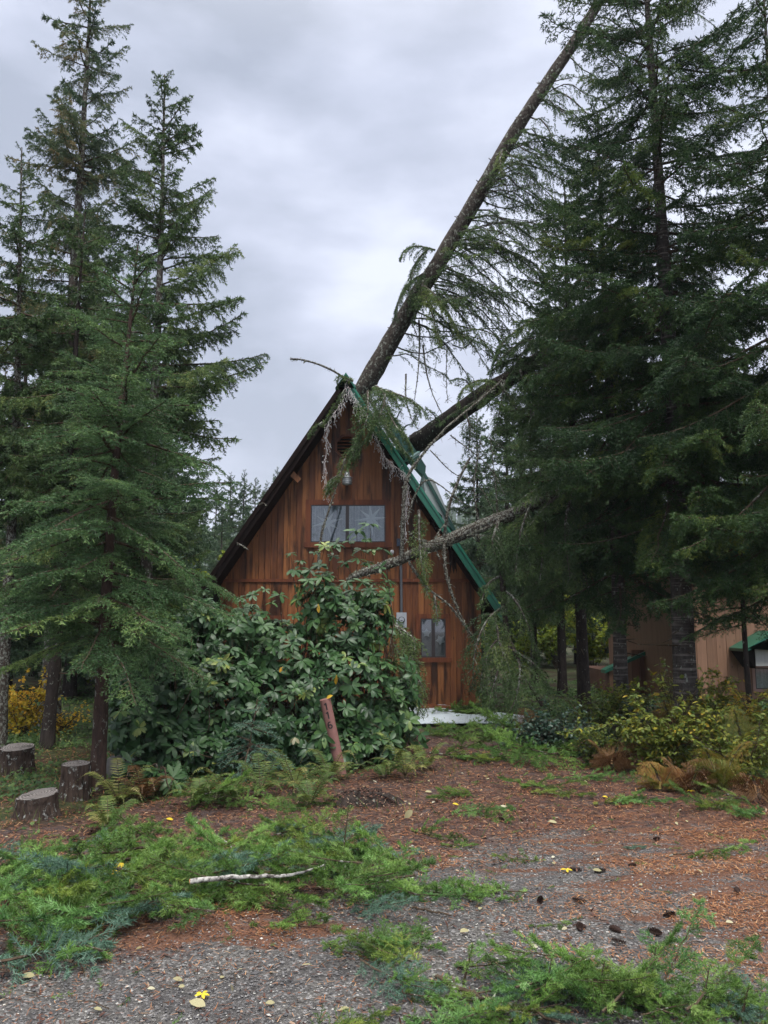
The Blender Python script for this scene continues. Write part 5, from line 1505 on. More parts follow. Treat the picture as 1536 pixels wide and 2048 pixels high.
SR = [
 (1130, 1510, 1.2, .55, 1700, 'darkshrub', .055, .038, .55, 'dark evergreen bush low beside the right of the path'),
 (1065, 1500, 1.0, .45, 1300, 'darkshrub', .05, .035, .5, 'dark low bush in front of the narrow pale sheet'),
 (1190, 1480, 1.1, .75, 1500, 'salal', .06, .035, .25, 'green shrub below the smooth black trunk'),
 (1265, 1475, .9, .95, 1700, 'salal', .065, .036, .55, 'yellow green leafy shrub at the foot of the slim ringed trunk'),
 (1330, 1545, 1.2, .8, 2600, 'salal', .065, .036, .5, 'broad yellow green shrub in the middle of the right undergrowth'),
 (1300, 1480, .9, .7, 1100, 'darkshrub', .05, .034, .7, 'dark green bush between the two ringed trunks'),
 (1420, 1490, 1.2, 1.05, 2200, 'salal', .06, .032, .6, 'taller yellowing shrub right of the thick ringed trunk'),
 (1475, 1565, 1.0, .8, 2000, 'salal', .055, .034, .45, 'green gold shrub near the right edge drive side'),
 (1520, 1530, 1.0, 1.1, 2000, 'salal', .05, .032, .75, 'yellow shrub at the right edge of the picture'),
 (1370, 1440, 1.1, 1.0, 900, 'salal', .06, .035, .35, 'green shrub behind the thick ringed trunk'),
 (1210, 1535, .9, .55, 1500, 'salal', .045, .03, .35, 'low olive bush at the left end of the right undergrowth')]
for i, (px, py, w, h, n, mt, lf_, lw, tn, lb) in enumerate(SR):
    leafy_shrub('leafy_shrub', lb, 'shrub', px, py, w, h, n, mt, 170 + i, lf_, lw, tn)
# yellow and light green shrubs behind
SB = [
 (12, 11.9, 1.2, 1.0, 1100, 'yellow', .06, .045, .42, 'bright orange yellow maple bush at the left edge behind the stumps', 61),
 (58, 11.6, 1.0, .95, 1000, 'yellow', .06, .042, .18, 'lemon yellow maple bush left of the dark stem', 62),
 (140, 11.9, .9, .6, 450, 'yellow', .05, .035, .30, 'low yellow bush right of the dark stem', 63),
 (330, 21.0, 4.0, 4.6, 4200, 'maple', .14, .10, .25, 'yellow green maple glowing between the left firs and the cabin', 64),
 (250, 25.0, 4.0, 5.2, 3600, 'maple', .15, .11, .35, 'taller yellow green maple seen through the hemlock', 65),
 (395, 17.5, 3.0, 2.6, 3200, 'maple', .10, .07, .1, 'green thicket at the left wall of the cabin', 66),
 (1185, 24.0, 4.4, 3.6, 4200, 'maple', .12, .09, .25, 'yellow green maple behind the black trunks right of the cabin', 67),
 (1110, 27.0, 4.0, 3.4, 3000, 'maple', .13, .10, .15, 'light green maple in the gap right of the cabin', 68),
 (1030, 22.0, 2.6, 2.2, 2200, 'maple', .10, .07, .1, 'green thicket just right of the cabin', 69),
 (1310, 25.0, 4.0, 3.0, 2600, 'maple', .12, .09, .2, 'green maple behind the dark brown shed', 70),
 (40, 22.0, 4.2, 3.6, 3600, 'maple', .12, .09, .08, 'green thicket behind the yellow bushes', 71),
 (170, 19.0, 3.6, 3.0, 3200, 'maple', .11, .08, .12, 'green thicket behind the hemlock trunk', 72),
 (1345, 10.3, .7, 1.35, 160, 'salal', .09, .055, .6, 'thin sapling with a few pale leaves before the tan corner trim', 73)]
for px, Y, w, h, n, mt, lf_, lw, tn, lb, sd in SB:
    x = P(px, 1300, Y)[0]
    leafy_shrub('maple_bush' if mt != 'salal' else 'sapling', lb, 'shrub', 0, 0, w, h, n, mt, sd, lf_, lw, tn, None, .18, 26 if h > 1.5 else 16, .2, (x, Y), .6)
# blue green seedling among the rhododendrons
r = np.random.default_rng(58)
o = G(505, 1560)
t = thing('fir_seedling', 'small blue green fir seedling in front of the two rhododendrons', 'seedling', o)
tr, cr = conifer_mesh('hemlock', PK_HEM, .85, .08, .42, .012, 59, 34, elev=(30, 5, -6), power=.5, gaps=.05)
tr.build('trunk', M['twig'], t); cr.build('crown', [M['blue'], M['twig']], t)

# ------------------------------------------------------------------ forest floor cover
def scatter(r, n, x0, x1, y0, y1, dens):
    x = r.uniform(x0, x1, n); y = r.uniform(y0, y1, n)
    k = r.random(n) < dens(x, y); return x[k], y[k]
def clump(x, y, f=2.2):
    return np.clip(.5 + .5 * waves(x, y, f, 4), 0, 1)
r = np.random.default_rng(71)
b = MB()
for rep in range(1):
    x, y = scatter(r, 260000, -9, 9, 5.2, 22, lambda x, y: m_moss(x, y) * clump(x, y) * np.clip(1.5 * (9 / y) ** 2, 0, 1) * (1 - (x > .0) * (x < 2.5) * (y > 12.2) * (y < 14.6)) * (1 - .9 * (x < -1.9) * (y < 7.4)))
    n = len(x); z = gz(x, y) + r.uniform(.005, .13, n) * clump(x, y, 3.1)
    leaves(b, np.c_[x, y, z], np.c_[r.normal(0, 1, (n, 2)), r.normal(.1, .5, n)], r.normal(0, .4, (n, 3)) + [0, -.3, 1], r.uniform(.025, .06, n) * (y / 8) ** .5, r.uniform(.018, .035, n) * (y / 8) ** .5, np.clip(r.normal(.45, .22, n), 0, 1), 'blade')
tag(b.build('ground_cover', M['groundleaf']), 'low leafy ground cover over the forest floor', 'ground cover', None, 'stuff')
b = MB()
x, y = scatter(r, 60000, -8, 8, 4.8, 15, lambda x, y: np.clip(m_moss(x, y) * .7 + .25 * (1 - m_gravel(x, y)) * (clump(x, y, 1.7) > .72), 0, 1) * clump(x, y, 2.7) * np.clip((8 / y) ** 2, 0, 1))
n = len(x); leaves(b, np.c_[x, y, gz(x, y)], np.c_[r.normal(0, .5, (n, 2)), np.full(n, 1.0)], r.normal(0, 1, (n, 3)), r.uniform(.05, .16, n), .005, np.clip(r.normal(.5, .25, n), 0, 1), 'blade')
tag(b.build('grass', M['grass']), 'thin grass blades at the edges of the drive', 'grass', None, 'stuff')
# needle litter, bark chips, pebbles
b = MB()
def ndens(x, y):
    s = clump(x * 1.0, y * 3.0, 1.6)
    return np.clip((m_orange(x, y) * 1.2 * ss(.45, .6, s) + .16 * (1 - m_gravel(x, y)) + .05) * (4.5 / y) ** 1.2, 0, 1)
x, y = scatter(r, 420000, -4.5, 5.5, 3.0, 10.5, ndens)
n = len(x); a = r.uniform(0, 6.28, n); l = r.uniform(.018, .045, n) * np.sqrt(y / 4); w = .0018 * (y / 4) ** 1.1
z = gz(x, y) + r.uniform(.004, .018, n)
d = np.c_[np.cos(a), np.sin(a), r.normal(0, .15, n)] * l[:, None]; q = np.c_[-np.sin(a), np.cos(a), 0 * a] * w[:, None]; c = np.c_[x, y, z]
b.add(np.stack([c - q, c + q, c + d + q * .4, c + d - q * .4], 1).reshape(-1, 3), np.arange(4 * n).reshape(-1, 4), 0, np.clip(r.normal(.55, .25, n), 0, 1))
tag(b.build('needle_litter', M['needle_litter']), 'rust coloured conifer needles strewn over gravel', 'needle litter', None, 'stuff')
b = MB()
x, y = scatter(r, 130000, -5.5, 5.5, 3.0, 11.5, lambda x, y: np.clip((.10 + .95 * (1 - m_gravel(x, y)) * (1 - .8 * m_moss(x, y))) * (5.5 / y) ** 1.2 * (.35 + clump(x, y, 3.3)), 0, 1))
n = len(x); leaves(b, np.c_[x, y, gz(x, y) + r.uniform(.003, .016, n)], np.c_[r.normal(0, 1, (n, 2)), r.normal(.05, .25, n)], r.normal(0, .35, (n, 3)) + [0, 0, 1], r.uniform(.012, .042, n), r.uniform(.005, .014, n), np.clip(r.normal(.45, .28, n), 0, 1), 'blade')
tag(b.build('bark_chips', M['chips']), 'reddish bark chips and duff on the drive', 'bark chips', None, 'stuff')
b = MB()
x, y = scatter(r, 190000, -4.5, 5.5, 2.9, 8, lambda x, y: np.clip(m_gravel(x, y) * (4.0 / y) ** 1.5, 0, 1))
n = len(x); s = r.gamma(3, .0010, n) + .002
oc_ = np.array([(1, 0, 0), (0, 1, 0), (-1, 0, 0), (0, -1, 0), (0, 0, .6), (0, 0, -.5)]); of = np.array([(0, 1, 4), (1, 2, 4), (2, 3, 4), (3, 0, 4)])
a = r.uniform(0, 6.28, n); ca, sa = np.cos(a), np.sin(a)
V = oc_[None] * (s[:, None, None] * r.uniform(.6, 1.3, (n, 6, 1)))
V = np.stack([V[..., 0] * ca[:, None] - V[..., 1] * sa[:, None], V[..., 0] * sa[:, None] + V[..., 1] * ca[:, None], V[..., 2]], -1) + np.c_[x, y, gz(x, y) + s * .3][:, None]
b.add(V.reshape(-1, 3), (of[None] + (np.arange(n) * 6)[:, None, None]).reshape(-1, 3), 0, np.repeat(np.clip(r.normal(.5, .25, n), 0, 1), 4))
tag(b.build('gravel', M['pebble']), 'loose grey gravel stones on the drive', 'gravel', None, 'stuff')
# small leaf litter
b = MB()
x, y = scatter(r, 1500, -5.5, 5.5, 3.3, 12, lambda x, y: np.clip((.25 + .5 * (clump(x, y, .9) > .6)) * (6 / y), 0, 1))
n = len(x); leaves(b, np.c_[x, y, gz(x, y) + r.uniform(.008, .02, n)], np.c_[r.normal(0, 1, (n, 2)), r.normal(.1, .2, n)], r.normal(0, .3, (n, 3)) + [0, 0, 1], r.uniform(.02, .05, n), r.uniform(.012, .03, n), np.clip(r.normal(.5, .3, n), 0, 1), 'oval')
tag(b.build('leaf_litter', M['paleleaf']), 'small pale leaf scraps littering the ground', 'leaf litter', None, 'stuff')

# ------------------------------------------------------------------ stumps, block, post
def stump(label, pxl, pxr, ptop, pbase, seed, tilt=(0, 0), mat='bark'):
    r = np.random.default_rng(seed)
    g = G((pxl + pxr) / 2, pbase); rad = (P(pxr, pbase, g[1])[0] - P(pxl, pbase, g[1])[0]) / 2
    g[1] += rad * .8; h = max(.15, P(pxl, ptop, g[1])[2] - g[2] + .05)
    t = thing('tree_stump', label, 'stump', g, 0, None)
    n = 56; th = np.linspace(0, 2 * np.pi, n, endpoint=False)
    lobes = 1 + .05 * np.sin(3 * th + seed) + .03 * np.sin(7 * th + 2 * seed) + r.normal(0, .028, n)
    b = MB(); zs = np.linspace(-.06, h, 9); V = []
    for z in zs:
        f = 1 + .22 * max(0, 1 - z / h) ** 3; j = r.normal(0, .012, n)
        V.append(np.c_[rad * f * (lobes + j) * np.cos(th), rad * f * (lobes + j) * np.sin(th), z + (z / h) * (tilt[0] * np.cos(th) + tilt[1] * np.sin(th)) * rad])
    i = np.arange(8)[:, None] * n; j = np.arange(n)[None]; k = (j + 1) % n
    b.add(np.concatenate(V), np.stack([i + j, i + k, i + k + n, i + j + n], -1).reshape(-1, 4), 0, .5)
    b.build('bark', M[mat], t)
    b = MB(); top = V[-1]; ctr = top.mean(0)
    prev = top * [.985, .985, 1] + [0, 0, .002]; rings = [prev]
    for q in (.8, .6, .4, .2): rings.append(ctr + (top - ctr) * q + [0, 0, .006] + np.c_[np.zeros((n, 2)), r.normal(0, .0015, n)])
    b.add(np.concatenate(rings + [ctr[None] + [0, 0, .006]]), np.stack([np.arange(4)[:, None] * n + j, np.arange(4)[:, None] * n + k, np.arange(1, 5)[:, None] * n + k, np.arange(1, 5)[:, None] * n + j], -1).reshape(-1, 4), 0, .5)
    m_ = 4 * n; b.add(np.r_[rings[-1], ctr[None] + [0, 0, .006]], [(q, (q + 1) % n, n) for q in range(n)], 0, .5)
    b.build('cut_top', M['cut'], t)
    return t
m, nt, out = mat_new('weathered_cut_wood')
wv_ = N(nt, 'ShaderNodeTexWave', wave_type='RINGS', rings_direction='Z'); wv_.inputs['Scale'].default_value = 12; wv_.inputs['Distortion'].default_value = 2.5; wv_.inputs['Detail'].default_value = 3
nt.links.new(objco(nt), wv_.inputs['Vector'])
c = ramp(nt, wv_.outputs['Fac'], [(0.2, (0.09, 0.080, 0.075)), (0.8, (0.20, 0.18, 0.17))])
c = mix(nt, rng_(nt, noise(nt, 9, 4, .6, objco(nt)), .5, .65), c, (.05, .045, .04))
princ(nt, out, c, .8, bump(nt, wv_.outputs['Fac'], .5, .006), .3); M['cut'] = m
M['stumpbark'] = bark('stump_bark', (0.014, 0.010, 0.009), (0.085, 0.062, 0.050), (0.42, 0.44, 0.42), .10, (14, 14, 3))
stump('thick bark covered stump cut by the left edge of the picture', -12, 51, 1503, 1549, 1, (.0, .12), 'stumpbark')
stump('tall upright stump left of the hemlock trunk, middle one of the three', 112, 167, 1538, 1602, 2, (0, .05), 'stumpbark')
stump('low black stump with white lichen flecks and sloping top, nearest of the three', 22, 99, 1600, 1640, 3, (.10, .10), 'stumpbark')
g = G(244, 1552); t = MB(); r = np.random.default_rng(9)
V = np.array([(x, y, z) for z in (-.03, .20) for y in (-.12, .12) for x in (-.15, .15)]) + r.normal(0, .008, (8, 3)); V = V[[0, 1, 3, 2, 4, 5, 7, 6]]
t.add(V, BOXF); ob = t.build('concrete_block', simple('grey_concrete', (.20, .19, .18), .9, .1, 0, 22, .3, .6), None, g); ob.rotation_euler = (0, 0, .15)
bv = ob.modifiers.new('bevel', 'BEVEL'); bv.width = .015; bv.segments = 2
tag(ob, 'pale grey block half hidden at the edge of the lower rhododendron', 'block')

pb = G(682, 1548); pt = P(650, 1398, pb[1] - .05)
t = thing('number_post', 'leaning reddish brown round post carrying black house digits 116', 'post', pb)
M['postpaint'] = simple('worn_red_brown_paint', (0.25, 0.125, 0.11), .6, .3, 0, 26, .22, .25)
d = pt - pb; Lp = np.linalg.norm(d); d = d / Lp; pr_ = .062
sd_ = nrm(np.cross(d, [0, 1.0, 0])); fw = np.cross(d, sd_)      # fw faces the camera or away
if fw[1] > 0: fw = -fw; 
sd_ = np.cross(fw, d) * 1.0
if sd_[0] < 0: sd_ = -sd_
b = MB(); b.tube(np.array([d * (-.1 + (Lp + .1) * q) for q in np.linspace(0, 1, 12)]), pr_, 32, 0, .5)
b.build('pole', M['postpaint'], t)
def stroke(b, pts, w, zc):
    pts = np.asarray(pts, float)
    # densify
    q = [pts[0]]
    for a, c in zip(pts[:-1], pts[1:]):
        m_ = max(1, int(np.linalg.norm(c - a) / .004)); q += [a + (c - a) * (k + 1) / m_ for k in range(m_)]
    q = np.array(q); T = nrm(np.gradient(q, axis=0)); Nn = np.c_[-T[:, 1], T[:, 0]]
    rows = []
    for k in (-1, -.5, 0, .5, 1):
        uz = q + Nn * w / 2 * k; th = uz[:, 0] / pr_
        rows.append((fw[None] * np.cos(th)[:, None] + sd_[None] * np.sin(th)[:, None]) * (pr_ + .0022) + d[None] * (zc + uz[:, 1])[:, None])
    V = np.concatenate(rows); n = len(q)
    F = [(r_ * n + i, r_ * n + i + 1, (r_ + 1) * n + i + 1, (r_ + 1) * n + i) for r_ in range(4) for i in range(n - 1)]
    b.add(V, F, 0, .5)
def digit(ch, zc, h=.080):
    b = MB(); w = .0145
    if ch == '1':
        stroke(b, [(.004, -h / 2), (.004, h / 2)], w, zc); stroke(b, [(.002, h / 2 - .006), (-.018, h * .26)], w * .85, zc)
    else:
        a = np.linspace(0, 2 * np.pi, 36); R1 = h * .235
        stroke(b, np.c_[R1 * 1.05 * np.cos(a), -h / 2 + R1 + w * .3 + R1 * np.sin(a)], w, zc)
        a = np.linspace(R(60), R(190), 20)
        stroke(b, np.c_[R1 * 1.05 * np.cos(a) * 1.02 + .001, .008 + h * .30 * np.sin(a) * 1.0], w, zc)
        stroke(b, [(-R1 * 1.05, .008), (-R1 * 1.06, -h / 2 + R1)], w, zc)
    b.build('digit', M['blackpl'], t)
digit('1', Lp - .075); digit('1', Lp - .175); digit('6', Lp - .285)
g = pt + np.array([.02, -.03, .01]); b = MB()
leaves(b, np.array([[0, 0, 0.]]), np.array([[.8, -.3, .5]]), np.array([[0, -1, 1.]]), .08, .05, .5, 'oval')
tag(b.build('fallen_leaf', M['yellow'], None, g), 'orange leaf stuck on top of the number post', 'leaf')
# low mound of rotten wood and soil right of the post
b = MB(); r = np.random.default_rng(12); g = G(722, 1605)
nr, na = 12, 40; q = np.linspace(0, 1, nr)[:, None]; a = np.linspace(0, 2 * np.pi, na, endpoint=False)[None]
rr0 = q * (1 + .18 * np.sin(3 * a + 1) + .1 * np.sin(5 * a)); X = rr0 * .34 * np.cos(a); Y_ = rr0 * .22 * np.sin(a)
Z = .13 * np.cos(q * math.pi / 2) ** .8 + 0 * a + r.normal(0, .010, (nr, na)) * (q < .95) + .02 * np.sin(X * 30) * np.sin(Y_ * 34) * (1 - q) - .02
i = np.arange(nr - 1)[:, None] * na; j = np.arange(na)[None]; k = (j + 1) % na
b.add(np.stack([X, Y_, Z], -1).reshape(-1, 3), np.stack([i + j, i + na + j, i + na + k, i + k], -1).reshape(-1, 4), 0, .5)
for k in range(7):
    a = r.uniform(0, 6.28); L_ = r.uniform(.2, .36); c0 = np.array([r.normal(0, .08), r.normal(0, .05), .08])
    b.tube(spline([c0, c0 + [math.cos(a) * L_ * .5, math.sin(a) * L_ * .35, .0], c0 + [math.cos(a) * L_, math.sin(a) * L_ * .6, -.11]], 6), np.linspace(.022, .008, 6), 6, 0, .5, True, .12, r)
n = 900; u = r.random(n) ** .5; a = r.uniform(0, 6.28, n); x = u * .36 * np.cos(a); y = u * .24 * np.sin(a)
leaves(b, np.c_[x, y, .13 * np.cos(np.minimum(u, 1) * math.pi / 2) ** .8 - .01], np.c_[r.normal(0, 1, (n, 2)), r.normal(.1, .3, n)], r.normal(0, .5, (n, 3)) + [0, 0, 1], .03, .009, r.random(n), 'blade', 1)
tag(b.build('soil_mound', [M['darkbark'], M['chips']], None, g), 'dark mound of rotten wood and red duff right of the number post', 'mound')

# ------------------------------------------------------------------ fallen boughs on the drive
FB = []
for k in range(8):
    rr_ = np.random.default_rng(200 + k); L_ = rr_.uniform(.65, .95)
    c = limb_curve(L_, -.05, rr_.uniform(-.02, .12), 10, rr_)
    wv, wf, nv, tn = bough(rr_, c, .007, .32, .085, .105, .05, 430, .036, .0046, .30, .03, .42, 48, 5, .55, nz=.35)
    nv = nv + [0, 0, .02]; wv = wv + [0, 0, .02]
    b = MB(); b.add(nv, np.arange(len(nv)).reshape(-1, 3), 0, tn); b.add(wv, wf, 1, .5)
    me_ob = b.build('fallen_bough', [M['blue'] if k == 7 else M['fresh'], M['twig']])
    FB.append(me_ob.data); bpy.data.objects.remove(me_ob)
CL = [  # px,py,rx,ry,count,scale, where
 (90, 1870, 110, 60, 11, 1.0, 'lower left part of the foreground heap'), (50, 1785, 70, 35, 5, .9, 'heap at the left edge above the thin twig'),
 (250, 1800, 140, 70, 14, 1.0, 'heap around the upright yellow leaf'), (420, 1770, 130, 60, 11, .95, 'heap about the cut end of the pale stick'),
 (560, 1750, 110, 55, 9, .9, 'heap above the middle of the pale stick'), (690, 1745, 90, 70, 11, .9, 'heap round the upright fir tip'),
 (765, 1800, 50, 45, 5, .8, 'right end of the foreground heap'), (570, 1860, 25, 20, 1, .6, 'gravel below the pale stick'),
 (590, 1700, 120, 30, 4, .7, 'red duff just above the heap'), (260, 1700, 80, 25, 4, .6, 'red duff behind the left heap'),
 (60, 1715, 60, 10, 3, .6, 'ground in front of the low black stump'), (230, 1672, 60, 10, 3, .7, 'verge between the low stump and the withered fern'),
 (480, 1620, 70, 20, 4, .7, 'verge below the lower rhododendron'), (40, 1740, 40, 20, 2, .8, 'left edge between verge and heap'), (600, 1600, 60, 20, 3, .6, 'verge left of the number post'),
 (790, 1930, 50, 50, 6, .55, 'small pile right of the grey gravel patch'), (840, 1995, 60, 25, 4, .55, 'pile beside the dark lichened branch'),
 (1010, 1985, 60, 35, 5, .55, 'left part of the bottom right pile'), (1150, 2010, 110, 40, 10, .6, 'middle of the bottom right pile'), (1290, 2010, 110, 40, 9, .6, 'right part of the bottom right pile'),
 (1420, 2045, 120, 20, 7, .6, 'bottom right corner pile'), (1510, 2035, 40, 20, 3, .5, 'right edge at the very bottom'),
 (940, 2055, 160, 15, 5, .5, 'bottom edge under the lichened branch'), (700, 2055, 40, 5, 2, .4, 'bottom edge left of the lichened branch'),
 (950, 1795, 50, 15, 3, .7, 'open drive right of the foreground heap'), (870, 1805, 40, 15, 2, .6, 'gravel touching the right end of the heap'), (1100, 1855, 8, 6, 1, .3, 'bare gravel, a tiny lone sprig'),
 (1090, 1588, 45, 12, 3, .8, 'middle of the drive below the path'), (1265, 1612, 60, 8, 3, .6, 'left part of the row below the right undergrowth'),
 (1400, 1618, 80, 8, 4, .6, 'middle of the row below the right undergrowth'), (1500, 1632, 40, 8, 3, .6, 'right end of the row below the right undergrowth'),
 (1455, 1705, 45, 12, 2, .55, 'right edge of the drive by the dark twig'), (1270, 1698, 20, 6, 1, .35, 'drive, a small bluish sprig'),
 (930, 1692, 35, 8, 2, .45, 'red duff in the middle of the drive'), (960, 1640, 50, 10, 2, .6, 'red duff right of the cream leaf'), (920, 1597, 30, 8, 2, .6, 'duff at the start of the path'),
 (860, 1668, 25, 15, 2, .5, 'duff below the cream leaf'), (1035, 1722, 20, 6, 1, .4, 'drive above the yellow maple leaf, a lone sprig'),
 (960, 1520, 60, 8, 5, .9, 'path halfway to the cabin'), (1000, 1485, 90, 12, 8, 1.1, 'path in front of the pale sheets'), (1090, 1530, 60, 12, 4, 1.0, 'ground under the dark evergreen bush'),
 (900, 1470, 30, 10, 4, .9, 'left side of the path near the cabin'), (1180, 1562, 60, 8, 3, .6, 'drive edge left of the rusty bracken'), (930, 1440, 50, 8, 5, 1.0, 'ground at the right corner of the cabin')]
r = np.random.default_rng(300)
for (px, py, rx, ry, n, sc, gk) in CL:
    gk = ('green fir bough lying on the ' + gk, 'boughs on the ' + gk)
    for i in range(n):
        a = r.uniform(0, 6.28); q = math.sqrt(r.random()) if n > 1 else 0
        g = G(px + rx * q * math.cos(a), min(py + ry * q * math.sin(a), 2120))
        k = int(r.integers(8)); s = sc * r.uniform(.7, 1.15)
        ob = bpy.data.objects.new('fallen_bough', FB[k]); COL.objects.link(ob)
        rz = r.uniform(-.9, .9) + (math.pi if r.random() < .4 else 0)
        lift = r.uniform(.0, .13) * (n > 3) * min(1, s)
        tilt = r.normal(-.02, .16) if n > 3 else r.normal(0, .05)
        if n > 5 and r.random() < .12: tilt = -r.uniform(.15, .4)
        dx = Matrix.Rotation(rz, 3, 'Z') @ Vector((-.4 * s, 0, 0))
        ob.location = (g[0] + dx.x, g[1] + dx.y, g[2] + lift + (.0 if tilt > -.25 else -.02) + max(0, tilt) * .35 * s)
        ob.rotation_euler = (r.normal(0, .45), tilt, rz); ob.scale = (s, s, s)
        tag(ob, gk[0], 'bough', gk[1] if n > 1 else None)
# standing tips
for px, py, h, sd, lb in ((682, 1740, .42, 1, 'upright fir tip standing out of the heap left of centre'), (245, 1735, .30, 2, 'upright fir tip standing in the heap behind the yellow leaf'),
                          (925, 1975, .18, 3, 'thin upright fir shoot at the bottom edge, left of the big boughs'), (1295, 2010, .24, 4, 'upright fir tip among the boughs at the bottom right'), (1085, 2010, .2, 5, 'upright fir tip among the boughs at the bottom centre'), (1190, 2020, .2, 6, 'upright fir tip between the bottom centre and bottom right ones'), (1400, 2040, .2, 7, 'fir tip rising near the bottom right corner'), (1480, 2050, .16, 8, 'short fir tip in the bottom right corner')):
    g = G(px, py); t = MB(); rr_ = np.random.default_rng(400 + sd)
    wv, wf, nv, tn = bough(rr_, np.c_[np.linspace(0, .05, 9), np.zeros(9), np.linspace(0, h, 9)], .006, h * .42, .035, .035, .05, 260, .021, .003, .2, .1, .5, 55, 5, .4)
    t.add(nv, np.arange(len(nv)).reshape(-1, 3), 0, tn); t.add(wv, wf, 1, .5)
    ob = t.build('fallen_bough', [M['fresh'], M['twig']], None, g); tag(ob, lb, 'bough')
# sticks
def stick(label, pl, r0, r1, mat, seed, name='stick', twigs=0, lich=0, tip=False):
    r = np.random.default_rng(seed); g = [G(a, b_) + [0, 0, h_] for a, b_, h_ in pl]; o = g[0]
    t = thing(name, label, 'stick', o)
    c = spline(np.array(g) - o, 22); c += r.normal(0, .004, c.shape); rd = np.linspace(r0, r1, 22)
    b = MB(); b.tube(c, rd, 8, 1, .5, True, .08, r)
    for j in range(twigs):
        k = int(r.integers(2, 20)); d_ = nrm(r.normal(0, 1, 3) * [1, 1, .4]) * r.uniform(.04, .16); b.tube([c[k], c[k] + d_], [.003, .001], 3, 1, .5, False)
    lichen_bits(r, b, c, rd, max(3, lich), 0, .014)
    b.build('wood', [M['lichen'], M[mat]], t)
    if tip:
        b = MB(); dd = nrm(c[1] - c[0]); b.tube([c[0] - dd * .004, c[0] + dd * .001], [r0 * .9, r0 * .97], 8); b.build('broken_end', simple('fresh_broken_wood', (.5, .22, .09), .8), t)
    return t
m, nt, out = mat_new('pale_mottled_bark')
c = ramp(nt, noise(nt, 1, 4, .7, objco(nt, (34, 34, 34))), [(.40, (.07, .06, .055)), (.52, (.30, .29, .27)), (.65, (.52, .51, .48))])
princ(nt, out, c, .85, None, .2); M['palebark'] = m
stick('pale mottled broken branch lying on the heap in the foreground', [(378, 1822, .16), (440, 1817, .17), (520, 1809, .16), (590, 1804, .16), (650, 1786, .17)], .016, .006, 'palebark', 1, tip=True)
stick('dark lichened branch running off the bottom edge under the right boughs', [(868, 1965, .03), (940, 2005, .04), (1020, 2030, .04), (1120, 2060, .03)], .012, .006, 'twig', 2, twigs=14, lich=160)
stick('dark twig at the right end of the foreground heap', [(818, 1822, .03), (860, 1830, .02), (902, 1836, .02)], .006, .004, 'twig', 3, twigs=3)
stick('twig sticking out at the far left of the foreground heap', [(5, 1862, .06), (45, 1858, .08), (92, 1868, .04)], .006, .004, 'palebark', 4, twigs=3)
stick('slim grey branch lying along the left heap', [(110, 1825, .12), (170, 1808, .13), (225, 1786, .12)], .007, .005, 'palebark', 5, twigs=6, lich=30)
stick('short pale twig on the red duff left of the upright tip', [(598, 1680, .03), (612, 1692, .03), (632, 1702, .02)], .006, .004, 'palebark', 6)
stick('short pale twig standing in the middle heap', [(436, 1702, .10), (455, 1715, .10), (480, 1736, .05)], .005, .004, 'palebark', 7)
stick('dark twig beside the right hand fir spray', [(1340, 1716, .02), (1380, 1712, .02), (1440, 1705, .03)], .006, .004, 'twig', 8, twigs=4)
stick('white thin stick leaning in the fern left of the number post', [(578, 1555, .10), (588, 1570, .06), (596, 1584, .02)], .006, .006, 'palebark', 9)
stick('long thin branch across the path before the cabin', [(860, 1510, .03), (920, 1518, .05), (990, 1522, .04)], .010, .006, 'twig', 10, twigs=8, lich=60)
# cones
r = np.random.default_rng(88)
b = MB(); n = 64
for i in range(n):
    u = i / n; z = u * .075; rd = .015 * math.sin(math.pi * (u * .86 + .1)) ** .7; a = i * 2.399
    c = np.array([[rd * .3 * math.cos(a), rd * .3 * math.sin(a), z]])
    leaves(b, c, np.array([[math.cos(a), math.sin(a), .55]]), np.array([[-math.cos(a) * .5, -math.sin(a) * .5, 1.]]), rd * .95 + .003, .013, r.uniform(.1, .5), 'oval')
cone0 = b.build('pine_cone', simple('cone_scales', (.050, .028, .022), .7)); cm = cone0.data; bpy.data.objects.remove(cone0)
for px, py in ((1158, 1856), (1172, 1860), (1242, 1868), (1212, 1745), (1164, 1744), (1320, 1681), (1256, 1736), (1253, 1892), (1352, 1833), (1000, 1782), (1172, 1808), (1295, 1865), (1222, 1950), (1385, 1560), (1083, 1800), (1000, 1640), (1476, 1790)):
    g = G(px, py); ob = bpy.data.objects.new('fir_cone', cm); COL.objects.link(ob)
    ob.location = (g[0], g[1], g[2] + .016); ob.rotation_euler = (R(90) + r.normal(0, .1), 0, r.uniform(0, 6.28)); s = r.uniform(.75, 1.15); ob.scale = (s, s, s)
    tag(ob, 'small dark fir cone lying on the gravel and needles', 'cone', 'fir cones on the drive')
